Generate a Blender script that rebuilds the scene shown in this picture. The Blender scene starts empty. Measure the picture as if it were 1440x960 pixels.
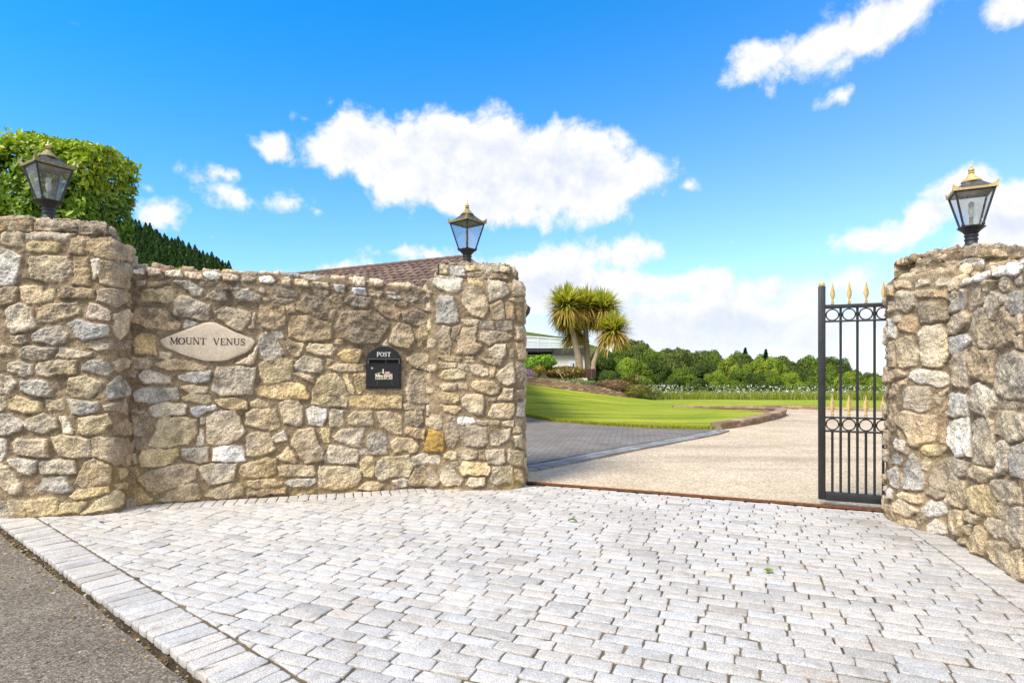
import bpy, bmesh, math, random
import numpy as np
from mathutils import Vector, Matrix
R = math.radians
sc = bpy.context.scene
COL = sc.collection

# ------------------------------------------------------------------ camera, sky, sun, exposure
EYE = 1.2
F, CX, CY = 800.0, 720.0, 522.0
cam = bpy.data.cameras.new('camera'); cam_o = bpy.data.objects.new('camera', cam); COL.objects.link(cam_o)
cam.lens = 20.0; cam.sensor_width = 36.0; cam.shift_y = 42/1440.0
cam.clip_start = 0.05; cam.clip_end = 6000
cam_o.location = (0, 0, EYE); cam_o.rotation_euler = (R(90), 0, 0)
sc.camera = cam_o
SUN_AZ, SUN_EL = 225.0, 49.0
sun = bpy.data.lights.new('sun', 'SUN'); sun.energy = 3.4; sun.angle = R(24); sun.color = (1, .93, .82)
sun_o = bpy.data.objects.new('sun', sun); COL.objects.link(sun_o)
sv = Vector((math.sin(R(SUN_AZ))*math.cos(R(SUN_EL)), math.cos(R(SUN_AZ))*math.cos(R(SUN_EL)), math.sin(R(SUN_EL))))
sun_o.rotation_euler = sv.to_track_quat('Z', 'Y').to_euler(); sun_o.location = sv*50
sc.view_settings.view_transform = 'Standard'; sc.view_settings.look = 'None'
sc.view_settings.exposure = 0.6; sc.view_settings.gamma = 1.0; sc.view_settings.use_curve_mapping = False

CLOUDS = [(-16.17,20.78,4.62,3.61,0), (-11.31,20.31,9.23,4.07,0), (-3.93,19.76,11.94,5.43,0), (3.93,18.99,11.6,5.23,0), (11.31,18.75,4.95,2.89,0), (-2.51,16.42,9.56,2.76,0), (-8.88,17.67,7.3,3.08,0), (7.83,17.72,5.95,2.32,0), (-22.78,19.84,1.89,1.69,0), (-20.05,22.69,1.39,0.63,0), (-26.68,17.19,2.97,1.28,0), (-26.28,15.65,2.53,1.55,0), (-21.8,15.32,3.09,1.55,0), (-18.78,14.85,0.58,0.44,0), (-31.75,13.16,2.38,1.96,0), (-32.62,15.08,0.91,0.67,0), (-27.76,11.81,0.56,0.43,0), (17.35,17.36,0.91,0.5,0), (24.52,26.89,5.62,1.66,14), (28.81,26.94,6.32,2.29,12), (32.77,27.11,6.08,2.67,10), (35.94,27.62,3.76,1.55,15), (41.51,25.69,2.33,1.22,0), (30.22,22.79,1.34,0.47,12), (-8.53,11.53,4.33,1.16,0), (-3.93,10.6,4.98,1.52,0), (1.43,10.2,6.41,1.8,0), (10.27,11.4,7.72,1.69,0), (5.0,8.29,9.85,3.07,0), (16.37,8.19,8.52,2.02,0), (24.82,7.24,8.82,2.17,0), (19.93,4.03,17.38,3.48,0), (31.75,11.07,3.89,1.29,12), (35.47,12.18,4.28,2.01,18), (39.09,14.0,3.02,2.41,10), (41.59,11.73,4.02,3.59,0), (40.36,8.5,5.42,2.67,0), (33.52,4.59,6.98,1.78,0), (30.43,7.79,3.19,1.82,0), (-17.35,9.75,2.74,0.8,0), (-12.34,10.04,4.09,0.68,0), (-20.56,9.24,1.63,0.52,0), (-37.55,25.86,0.63,0.41,0)]

def build_world():
    w = bpy.data.worlds.new('World'); sc.world = w; w.use_nodes = True
    nt = w.node_tree; nt.nodes.clear(); L = nt.links.new
    def N(t, **k):
        n = nt.nodes.new(t)
        for a, b in k.items(): setattr(n, a, b)
        return n
    def M(op, a, b=None, c=None, clamp=False):
        n = N('ShaderNodeMath', operation=op); n.use_clamp = clamp
        for i, v in enumerate((a, b, c)):
            if v is None: continue
            if isinstance(v, (int, float)): n.inputs[i].default_value = v
            else: L(v, n.inputs[i])
        return n.outputs[0]
    out = N('ShaderNodeOutputWorld'); bg = N('ShaderNodeBackground'); bg.inputs[1].default_value = 0.1
    L(bg.outputs[0], out.inputs[0])
    sky = N('ShaderNodeTexSky', sky_type='NISHITA'); sky.sun_disc = False
    sky.sun_elevation = R(SUN_EL); sky.sun_rotation = R(SUN_AZ); sky.air_density = 1.0; sky.dust_density = .4; sky.ozone_density = 3.0
    tc = N('ShaderNodeTexCoord'); sep = N('ShaderNodeSeparateXYZ'); L(tc.outputs['Generated'], sep.inputs[0])
    x, y, z = sep.outputs
    az = M('ARCTAN2', x, y); el = M('ARCSINE', z)
    comb = N('ShaderNodeCombineXYZ'); L(az, comb.inputs[0]); L(el, comb.inputs[1])
    # noise on the direction
    def noise(vec, scale, detail, rough, dist=0.0):
        n = N('ShaderNodeTexNoise'); n.inputs['Scale'].default_value = scale; n.inputs['Detail'].default_value = detail
        n.inputs['Roughness'].default_value = rough; n.inputs['Distortion'].default_value = dist
        L(vec, n.inputs['Vector']); return n.outputs[0]
    gen = tc.outputs['Generated']
    n1 = noise(gen, 13.0, 12, .62, .15)
    off = N('ShaderNodeVectorMath', operation='ADD'); off.inputs[1].default_value = (-.012, 0, .022); L(gen, off.inputs[0])
    n2 = noise(off.outputs[0], 13.0, 12, .62, .15)
    # cloud masses: ellipses in azimuth / elevation
    cur = None
    for (ca, ce, ra, re, rot) in CLOUDS:
        s = N('ShaderNodeVectorMath', operation='SUBTRACT'); L(comb.outputs[0], s.inputs[0]); s.inputs[1].default_value = (R(ca), R(ce), 0)
        v = s.outputs[0]
        if rot:
            ro = N('ShaderNodeVectorRotate', rotation_type='Z_AXIS'); ro.inputs['Angle'].default_value = R(-rot); L(v, ro.inputs['Vector']); v = ro.outputs[0]
        m = N('ShaderNodeVectorMath', operation='MULTIPLY'); L(v, m.inputs[0]); m.inputs[1].default_value = (1/R(ra), 1/R(re), 0)
        l = N('ShaderNodeVectorMath', operation='LENGTH'); L(m.outputs[0], l.inputs[0])
        val = M('MULTIPLY', M('SUBTRACT', 1.0, l.outputs['Value']), min(ra, re)*.6/2.2+.13)
        cur = val if cur is None else M('SMOOTH_MAX', cur, val, .07)
    # big unseen clouds overhead and behind, added to whiten the blue sky light
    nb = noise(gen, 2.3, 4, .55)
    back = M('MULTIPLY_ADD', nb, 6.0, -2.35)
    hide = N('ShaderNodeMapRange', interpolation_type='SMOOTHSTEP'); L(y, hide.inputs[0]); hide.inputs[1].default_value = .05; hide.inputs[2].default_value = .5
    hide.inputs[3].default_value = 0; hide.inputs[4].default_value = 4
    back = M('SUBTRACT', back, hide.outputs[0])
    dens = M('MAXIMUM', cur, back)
    D = M('ADD', dens, M('MULTIPLY', M('SUBTRACT', n1, .485), 2.1))
    al = N('ShaderNodeMapRange', interpolation_type='SMOOTHSTEP'); L(D, al.inputs[0]); al.inputs[1].default_value = .02; al.inputs[2].default_value = .50
    alpha = al.outputs[0]
    # relief: density difference towards the sun, thick parts a little greyer
    rel = M('MULTIPLY', M('SUBTRACT', n1, n2), 3.2)
    thick = N('ShaderNodeMapRange', interpolation_type='SMOOTHSTEP'); L(D, thick.inputs[0]); thick.inputs[1].default_value = .25; thick.inputs[2].default_value = 1.1
    nl = noise(gen, 4.5, 4, .5)
    big = M('ADD', M('MULTIPLY', thick.outputs[0], .34), M('MULTIPLY', M('SUBTRACT', nl, .46), 1.1))
    low = N('ShaderNodeMapRange', interpolation_type='SMOOTHSTEP'); L(el, low.inputs[0]); low.inputs[1].default_value = R(15); low.inputs[2].default_value = R(2); low.inputs[3].default_value = 0; low.inputs[4].default_value = .22
    shade = M('SUBTRACT', M('ADD', M('MULTIPLY', big, thick.outputs[0]), low.outputs[0]), rel, clamp=True)
    cc = N('ShaderNodeMix', data_type='RGBA'); L(shade, cc.inputs[0]); cc.inputs[6].default_value = (6.9, 6.95, 7.1, 1); cc.inputs[7].default_value = (4.7, 5.2, 6.5, 1)
    # sky colour
    tint = N('ShaderNodeMix', data_type='RGBA', blend_type='MULTIPLY'); tint.inputs[0].default_value = 1
    L(sky.outputs[0], tint.inputs[6])
    elr = N('ShaderNodeMapRange', interpolation_type='SMOOTHSTEP'); L(M('ADD', el, M('MULTIPLY', az, -.16)), elr.inputs[0]); elr.inputs[1].default_value = R(3); elr.inputs[2].default_value = R(38)
    tm = N('ShaderNodeMix', data_type='RGBA'); L(elr.outputs[0], tm.inputs[0]); tm.inputs[6].default_value = SKY_LO; tm.inputs[7].default_value = SKY_HI
    L(tm.outputs[2], tint.inputs[7])
    fin = N('ShaderNodeMix', data_type='RGBA'); L(alpha, fin.inputs[0]); L(tint.outputs[2], fin.inputs[6]); L(cc.outputs[2], fin.inputs[7])
    # pale thin veil low down
    veil = N('ShaderNodeMapRange', interpolation_type='SMOOTHSTEP'); L(M('ADD', el, M('MULTIPLY', M('SUBTRACT', n1, .5), .12)), veil.inputs[0])
    veil.inputs[1].default_value = R(10); veil.inputs[2].default_value = R(0); veil.inputs[3].default_value = 0; veil.inputs[4].default_value = .6
    f2 = N('ShaderNodeMix', data_type='RGBA'); L(veil.outputs[0], f2.inputs[0]); L(fin.outputs[2], f2.inputs[6]); f2.inputs[7].default_value = (5.9, 6.4, 7.2, 1)
    L(f2.outputs[2], bg.inputs[0])
SKY_LO = (1.25, 1.5, 1.85, 1); SKY_HI = (.11, 1.38, 2.15, 1)
build_world()

# ------------------------------------------------------------------ helpers
def at(u, v, Y):
    """point seen at photo position (u, v) at distance Y"""
    return Vector(((u-CX)/F*Y, Y, EYE+(CY-v)/F*Y))
def tag(o, label=None, cat=None, group=None, kind=None):
    if label: o['label'] = label
    if cat: o['category'] = cat
    if group: o['group'] = group
    if kind: o['kind'] = kind
    return o
def empty(name, loc=(0, 0, 0), rz=0.0):
    o = bpy.data.objects.new(name, None); COL.objects.link(o); o.empty_display_size = .1
    o.location = loc; o.rotation_euler = (0, 0, rz); return o
def link(name, me, mat, parent=None):
    o = bpy.data.objects.new(name, me); COL.objects.link(o)
    if mat is not None: me.materials.append(mat)
    if parent is not None: o.parent = parent
    return o
def dup(root, loc=None, rz=None, scale=None):
    c = root.copy(); COL.objects.link(c)
    if loc is not None: c.location = loc
    if rz is not None: c.rotation_euler = (0, 0, rz)
    if scale is not None: c.scale = scale
    for ch in [o for o in COL.objects if o.parent == root]:
        d = ch.copy(); COL.objects.link(d); d.parent = c
        for g in [o for o in COL.objects if o.parent == ch]:
            e = g.copy(); COL.objects.link(e); e.parent = d
    return c
def fmesh(name, V, Fc, cols=None, smooth=False, normals=None):
    """fast mesh from arrays; Fc is (m, k) with one k"""
    V = np.asarray(V, np.float32); Fc = np.asarray(Fc, np.int32)
    me = bpy.data.meshes.new(name); m, k = Fc.shape
    me.vertices.add(len(V)); me.vertices.foreach_set('co', V.ravel())
    me.loops.add(m*k); me.loops.foreach_set('vertex_index', Fc.ravel())
    me.polygons.add(m); me.polygons.foreach_set('loop_start', np.arange(m, dtype=np.int32)*k)
    me.polygons.foreach_set('loop_total', np.full(m, k, np.int32))
    if cols is not None:
        a = me.color_attributes.new('col', 'FLOAT_COLOR', 'POINT')
        c4 = np.ones((len(V), 4), np.float32); c4[:, :3] = cols; a.data.foreach_set('color', c4.ravel())
    me.update(calc_edges=True)
    if smooth: me.polygons.foreach_set('use_smooth', np.ones(m, bool))
    return me
class MB:
    """collects simple shapes into one mesh"""
    def __init__(s): s.v = []; s.f = []; s.c = []
    def add(s, vs, fs, col=None):
        b = len(s.v); s.v += [tuple(v) for v in vs]; s.f += [tuple(i+b for i in f) for f in fs]
        s.c += [col or (1, 1, 1)]*len(vs); return s
    def box(s, c, d, rz=0.0, col=None, bev=0.0):
        cx, cy, cz = c; hx, hy, hz = d[0]/2, d[1]/2, d[2]/2
        ca, sa = math.cos(rz), math.sin(rz)
        if bev <= 0:
            vs = [(sx*hx, sy*hy, sz*hz) for sz in (-1, 1) for sy in (-1, 1) for sx in (-1, 1)]
            fs = [(0, 2, 3, 1), (4, 5, 7, 6), (0, 1, 5, 4), (2, 6, 7, 3), (0, 4, 6, 2), (1, 3, 7, 5)]
        else:
            bm = bmesh.new(); bmesh.ops.create_cube(bm, size=1)
            for v in bm.verts: v.co = Vector((v.co.x*2*hx, v.co.y*2*hy, v.co.z*2*hz))
            bmesh.ops.bevel(bm, geom=list(bm.edges), offset=bev, segments=2, affect='EDGES', profile=.5)
            bm.verts.index_update(); vs = [tuple(v.co) for v in bm.verts]; fs = [[v.index for v in f.verts] for f in bm.faces]; bm.free()
        return s.add([(cx+x*ca-y*sa, cy+x*sa+y*ca, cz+z) for x, y, z in vs], fs, col)
    def tube(s, pts, r, n=8, col=None, cap=True):
        pts = [Vector(p) for p in pts]; rs = r if isinstance(r, (list, tuple)) else [r]*len(pts)
        vs = []; fs = []
        up = Vector((.13, .21, 1)) if abs((pts[-1]-pts[0]).normalized().z) < .9 else Vector((1, .1, .05))
        for i, p in enumerate(pts):
            d = (pts[min(i+1, len(pts)-1)]-pts[max(i-1, 0)]).normalized()
            a = d.cross(up).normalized(); b = d.cross(a)
            for k in range(n):
                t = 2*math.pi*k/n; vs.append(p+a*math.cos(t)*rs[i]+b*math.sin(t)*rs[i])
        for i in range(len(pts)-1):
            for k in range(n):
                fs.append((i*n+k, i*n+(k+1) % n, (i+1)*n+(k+1) % n, (i+1)*n+k))
        if cap:
            fs.append(tuple(range(n))[::-1]); fs.append(tuple((len(pts)-1)*n+k for k in range(n)))
        return s.add(vs, fs, col)
    def lathe(s, prof, n=24, c=(0, 0, 0), col=None, rot=0.0, k=1.0):
        vs = []; fs = []
        for r, z in prof:
            for i in range(n):
                t = 2*math.pi*i/n+rot; vs.append((c[0]+r*math.cos(t)*k, c[1]+r*math.sin(t)*k, c[2]+z))
        for j in range(len(prof)-1):
            for i in range(n):
                fs.append((j*n+i, j*n+(i+1) % n, (j+1)*n+(i+1) % n, (j+1)*n+i))
        fs.append(tuple(range(n))[::-1]); fs.append(tuple((len(prof)-1)*n+i for i in range(n)))
        return s.add(vs, fs, col)
    def torus(s, c, r, t, axis=1, rz=0.0, n=24, m=6, col=None):
        vs = []; fs = []
        for i in range(n):
            a = 2*math.pi*i/n
            for j in range(m):
                b = 2*math.pi*j/m
                x = (r+t*math.cos(b))*math.cos(a); z = (r+t*math.cos(b))*math.sin(a); y = t*math.sin(b)
                vs.append((c[0]+x*math.cos(rz)-y*math.sin(rz), c[1]+x*math.sin(rz)+y*math.cos(rz), c[2]+z))
        for i in range(n):
            for j in range(m):
                fs.append((i*m+j, i*m+(j+1) % m, ((i+1) % n)*m+(j+1) % m, ((i+1) % n)*m+j))
        return s.add(vs, fs, col)
    def build(s, name, mat, parent=None, smooth=False, angle=None):
        me = bpy.data.meshes.new(name); me.from_pydata(s.v, [], s.f)
        a = me.color_attributes.new('col', 'FLOAT_COLOR', 'POINT')
        c4 = np.ones((len(s.v), 4), np.float32); c4[:, :3] = np.array(s.c).reshape(-1, 3); a.data.foreach_set('color', c4.ravel())
        bm = bmesh.new(); bm.from_mesh(me); bmesh.ops.recalc_face_normals(bm, faces=bm.faces)
        if smooth:
            lim = R(angle or 40)
            for f in bm.faces: f.smooth = True
            for e in bm.edges:
                if len(e.link_faces) == 2 and e.calc_face_angle(0) > lim: e.smooth = False
        bm.to_mesh(me); bm.free(); me.update()
        return link(name, me, mat, parent)

def _h(ix, iy, seed):
    h = (ix.astype(np.int64)*374761393+iy.astype(np.int64)*668265263+seed*974634777) & 0xffffffff
    h = ((h ^ (h >> 13))*1274126177) & 0xffffffff
    h = ((h ^ (h >> 16))*2246822519) & 0xffffffff
    return ((h ^ (h >> 15)) & 0xffffff)/float(0xffffff)
def vn(x, y, seed=0):
    ix = np.floor(x); iy = np.floor(y); fx = x-ix; fy = y-iy
    fx = fx*fx*(3-2*fx); fy = fy*fy*(3-2*fy)
    a = _h(ix, iy, seed); b = _h(ix+1, iy, seed); c = _h(ix, iy+1, seed); d = _h(ix+1, iy+1, seed)
    return (a+(b-a)*fx)*(1-fy)+(c+(d-c)*fx)*fy
def fbm(x, y, oct=4, seed=0, gain=.5):
    s = 0; a = 1.0; t = 0
    for i in range(oct):
        s = s+a*vn(x*2**i+17.3*i, y*2**i-9.1*i, seed+i); t += a; a *= gain
    return s/t

# ------------------------------------------------------------------ materials
def mat(name):
    m = bpy.data.materials.new(name); m.use_nodes = True
    nt = m.node_tree; p = nt.nodes['Principled BSDF']; return m, nt, p
def nn(nt, t, **k):
    n = nt.nodes.new(t)
    for a, b in k.items(): setattr(n, a, b)
    return n
def mixrgb(nt, mode, fac, a, b):
    n = nn(nt, 'ShaderNodeMix', data_type='RGBA', blend_type=mode)
    for i, v in ((0, fac), (6, a), (7, b)):
        if hasattr(v, 'is_linked') or hasattr(v, 'links'): nt.links.new(v, n.inputs[i])
        elif isinstance(v, (int, float)): n.inputs[i].default_value = v
        else: n.inputs[i].default_value = (*v[:3], 1)
    return n.outputs[2]
def noise(nt, scale, detail=4, rough=.55, coord='Object', vec=None, dist=0):
    n = nn(nt, 'ShaderNodeTexNoise'); n.inputs['Scale'].default_value = scale; n.inputs['Detail'].default_value = detail
    n.inputs['Roughness'].default_value = rough; n.inputs['Distortion'].default_value = dist
    if vec is None:
        tc = nn(nt, 'ShaderNodeTexCoord'); vec = tc.outputs[coord]
    nt.links.new(vec, n.inputs['Vector']); return n.outputs[0]
def ramp(nt, fac, stops):
    n = nn(nt, 'ShaderNodeValToRGB'); e = n.color_ramp.elements
    while len(e) < len(stops): e.new(.5)
    for i, (p, c) in enumerate(stops):
        e[i].position = p; e[i].color = (c, c, c, 1) if isinstance(c, (int, float)) else (*c, 1)
    nt.links.new(fac, n.inputs[0]); return n.outputs[0]
def bump(nt, p, h, strength=.3, dist=.01):
    b = nn(nt, 'ShaderNodeBump'); b.inputs['Strength'].default_value = strength; b.inputs['Distance'].default_value = dist
    nt.links.new(h, b.inputs['Height']); nt.links.new(b.outputs[0], p.inputs['Normal'])
def attr(nt, name='col'):
    a = nn(nt, 'ShaderNodeAttribute', attribute_name=name); return a.outputs['Color']

def m_stone(name, speck=(.5, 1.5), blotch=(.78, 1.2), bs=.45, scale=1.0):
    m, nt, p = mat(name)
    c = attr(nt)
    n1 = noise(nt, 150*scale, 3, .8); c = mixrgb(nt, 'MULTIPLY', 1, c, ramp(nt, n1, [(.40, speck[0]), (.5, 1.0), (.61, speck[1])]))
    n2 = noise(nt, 16*scale, 5, .6); c = mixrgb(nt, 'MULTIPLY', 1, c, ramp(nt, n2, [(.3, blotch[0]), (.7, blotch[1])]))
    n3 = noise(nt, 420*scale, 2, .6); c = mixrgb(nt, 'MULTIPLY', 1, c, ramp(nt, n3, [(.38, .45), (.45, 1.0), (.58, 1.0), (.66, 1.45)]))
    nt.links.new(c, p.inputs['Base Color']); p.inputs['Roughness'].default_value = .92
    p.inputs['Specular IOR Level'].default_value = .2
    h = noise(nt, 120*scale, 6, .7); bump(nt, p, h, bs, .012)
    return m
def m_plain(name, col, rough=.5, metal=0.0, var=.12, scale=30, spec=.5, bs=0.0, bscale=200):
    m, nt, p = mat(name)
    n = noise(nt, scale, 5, .6)
    c = mixrgb(nt, 'MULTIPLY', 1, (*col, 1), ramp(nt, n, [(.3, 1-var), (.7, 1+var)]))
    nt.links.new(c, p.inputs['Base Color']); p.inputs['Roughness'].default_value = rough; p.inputs['Metallic'].default_value = metal
    p.inputs['Specular IOR Level'].default_value = spec
    if bs: bump(nt, p, noise(nt, bscale, 4, .6), bs, .004)
    return m
def m_col(name, rough=.8, spec=.3, var=.12, scale=40, bs=0.0, bscale=200):
    m, nt, p = mat(name)
    c = mixrgb(nt, 'MULTIPLY', 1, attr(nt), ramp(nt, noise(nt, scale, 5, .6), [(.3, 1-var), (.7, 1+var)]))
    nt.links.new(c, p.inputs['Base Color']); p.inputs['Roughness'].default_value = rough; p.inputs['Specular IOR Level'].default_value = spec
    if bs: bump(nt, p, noise(nt, bscale, 4, .6), bs, .004)
    return m
def m_leaf(name, trans=.3, rough=.5, spec=.35):
    m, nt, p = mat(name); c = attr(nt)
    nt.links.new(c, p.inputs['Base Color']); p.inputs['Roughness'].default_value = rough; p.inputs['Specular IOR Level'].default_value = spec
    t = nn(nt, 'ShaderNodeBsdfTranslucent'); nt.links.new(mixrgb(nt, 'MULTIPLY', 1, c, (1.1, 1.15, .6)), t.inputs[0])
    mx = nn(nt, 'ShaderNodeMixShader'); mx.inputs[0].default_value = trans
    nt.links.new(p.outputs[0], mx.inputs[1]); nt.links.new(t.outputs[0], mx.inputs[2])
    nt.links.new(mx.outputs[0], nt.nodes['Material Output'].inputs[0]); return m
MAT = {}
def m_sett():
    m = m_stone('granite_sett', (.72, 1.22), (.88, 1.1), .3, 1.0); nt = m.node_tree; p = nt.nodes['Principled BSDF']
    c = p.inputs['Base Color'].links[0].from_socket
    c = mixrgb(nt, 'MULTIPLY', 1, c, ramp(nt, noise(nt, .8, 6, .65), [(.32, .80), (.48, 1.0), (.7, 1.06)]))
    st = ramp(nt, noise(nt, 5.5, 6, .7), [(.56, 0), (.72, .55)])
    c = mixrgb(nt, 'MIX', st, c, (.24, .19, .13)); nt.links.new(c, p.inputs['Base Color']); return m
MAT['stone'] = m_stone('rubble_stone')
MAT['plaque'] = m_stone('plaque_stone', (.8, 1.15), (.9, 1.08), .15)
MAT['sett'] = m_sett()
MAT['palm_leaf'] = m_leaf('palm_leaf', .42, .6, .2)
MAT['leaf'] = m_leaf('leaf', .3, .45, .4)
MAT['far_leaf'] = m_leaf('far_leaf', .25, .7, .15)
MAT['bark'] = m_plain('bark', (.16, .12, .085), .9, 0, .3, 25, .2, .6, 60)
MAT['palm_bark'] = m_plain('palm_bark', (.36, .28, .19), .9, 0, .25, 14, .2, .6, 40)
MAT['iron'] = m_plain('black_paint', (.022, .021, .021), .42, 0, .35, 12, .5, .12, 90)
MAT['lamp_iron'] = m_plain('lamp_black_paint', (.03, .031, .034), .5, 0, .4, 30, .5, .2, 120)
MAT['gold'] = m_plain('gold_paint', (.62, .47, .2), .5, .25, .3, 60, .5, .2, 200)
MAT['gold_worn'] = m_plain('worn_gold_paint', (.30, .24, .10), .6, .15, .45, 45, .4, .25, 150)
MAT['white'] = m_plain('white_paint', (.78, .78, .76), .6, 0, .05)
MAT['rust'] = m_plain('rust', (.21, .085, .035), .85, .2, .4, 30, .3, .4, 120)
MAT['brick'] = m_col('brick', .9, .2, .3, 30, .6, 90)
MAT['vc'] = m_col('painted', .6, .4, .1)
MAT['vc_matt'] = m_col('matt', .9, .2, .25, 20, .3, 60)
def m_glass():
    m, nt, p = mat('lantern_glass')
    n = noise(nt, 40, 4, .6)
    g = nn(nt, 'ShaderNodeBsdfGlossy'); g.inputs['Roughness'].default_value = .08
    t = nn(nt, 'ShaderNodeBsdfTransparent'); t.inputs[0].default_value = (.93, .95, .95, 1)
    d = nn(nt, 'ShaderNodeBsdfDiffuse'); d.inputs[0].default_value = (.7, .72, .7, 1)
    a = nn(nt, 'ShaderNodeMixShader'); a.inputs[0].default_value = .12; nt.links.new(t.outputs[0], a.inputs[1]); nt.links.new(g.outputs[0], a.inputs[2])
    b = nn(nt, 'ShaderNodeMixShader'); nt.links.new(ramp(nt, n, [(.4, .0), (.8, .07)]), b.inputs[0]); nt.links.new(a.outputs[0], b.inputs[1]); nt.links.new(d.outputs[0], b.inputs[2])
    nt.links.new(b.outputs[0], nt.nodes['Material Output'].inputs[0]); return m
MAT['glass'] = m_glass()
# ------------------------------------------------------------------ rubble stone walls and pillars
def rpath(pts, r, closed, step=0.004):
    """polyline with rounded corners -> dense points"""
    P=[np.array(p,float) for p in pts]; n=len(P); out=[]
    def corner(a,b,c):
        d1=(a-b); d2=(c-b); l1=np.linalg.norm(d1); l2=np.linalg.norm(d2)
        d1/=l1; d2/=l2
        k=min(r,l1*.48,l2*.48)
        p0=b+d1*k; p2=b+d2*k
        t=np.linspace(0,1,14)[:,None]
        return (1-t)**2*p0+2*t*(1-t)*b+t*t*p2
    if closed:
        for i in range(n): out.append(corner(P[i-1],P[i],P[(i+1)%n]))
        out.append(out[0][:1])
    else:
        out.append(P[0][None])
        for i in range(1,n-1): out.append(corner(P[i-1],P[i],P[i+1]))
        out.append(P[-1][None])
    D=np.concatenate(out)
    L=np.concatenate([[0],np.cumsum(np.linalg.norm(np.diff(D,axis=0),axis=1))])
    m=int(L[-1]/step)+1
    u=np.linspace(0,L[-1],m)
    Q=np.stack([np.interp(u,L,D[:,0]),np.interp(u,L,D[:,1])],1)
    return u,Q
def circ(c,r,clamp):
    a=np.linspace(0,2*math.pi,721)+math.pi/2+.6
    Q=np.stack([c[0]+r*np.cos(a),c[1]+r*np.sin(a)],1)
    o,m,lim=clamp
    d=(Q-np.array(o))@np.array(m)
    Q=Q-np.maximum(d-lim,0)[:,None]*np.array(m)
    L=np.concatenate([[0],np.cumsum(np.linalg.norm(np.diff(Q,axis=0),axis=1))])
    u=np.linspace(0,L[-1],int(L[-1]/.004)+1)
    return u,np.stack([np.interp(u,L,Q[:,0]),np.interp(u,L,Q[:,1])],1)
PATHS={
 'PL':rpath([(-5.05,4.62),(-4.2,4.66),(-3.37,4.80),(-3.41,5.12),(-3.72,5.56),(-5.0,5.65)],.09,True),
 'PM':rpath([(-.86,5.79),(-.3,5.755),(.08,5.83),(.128,6.1),(.13,6.72),(-.90,6.8)],.10,True),
 'PR':circ((3.62,4.5),.55,((.13,6.11),(.3787,.9255),-.06)),
 'WL':rpath([(-3.62,5.01),(-3.38,5.10),(-2.8,5.33),(-2.23,5.53),(-1.5,5.72),(-.8,5.90),(-.55,5.96)],.3,False),
 'WR':rpath([(3.30,4.50),(3.18,4.10),(2.93,3.25),(2.6,2.15),(2.2,.9)],.3,False)}
# shoulder height, cap height, inset
PIL={'PL':(2.30,2.455,.11),'PM':(2.09,2.285,.09),'PR':(1.92,2.08,.15)}

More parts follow.
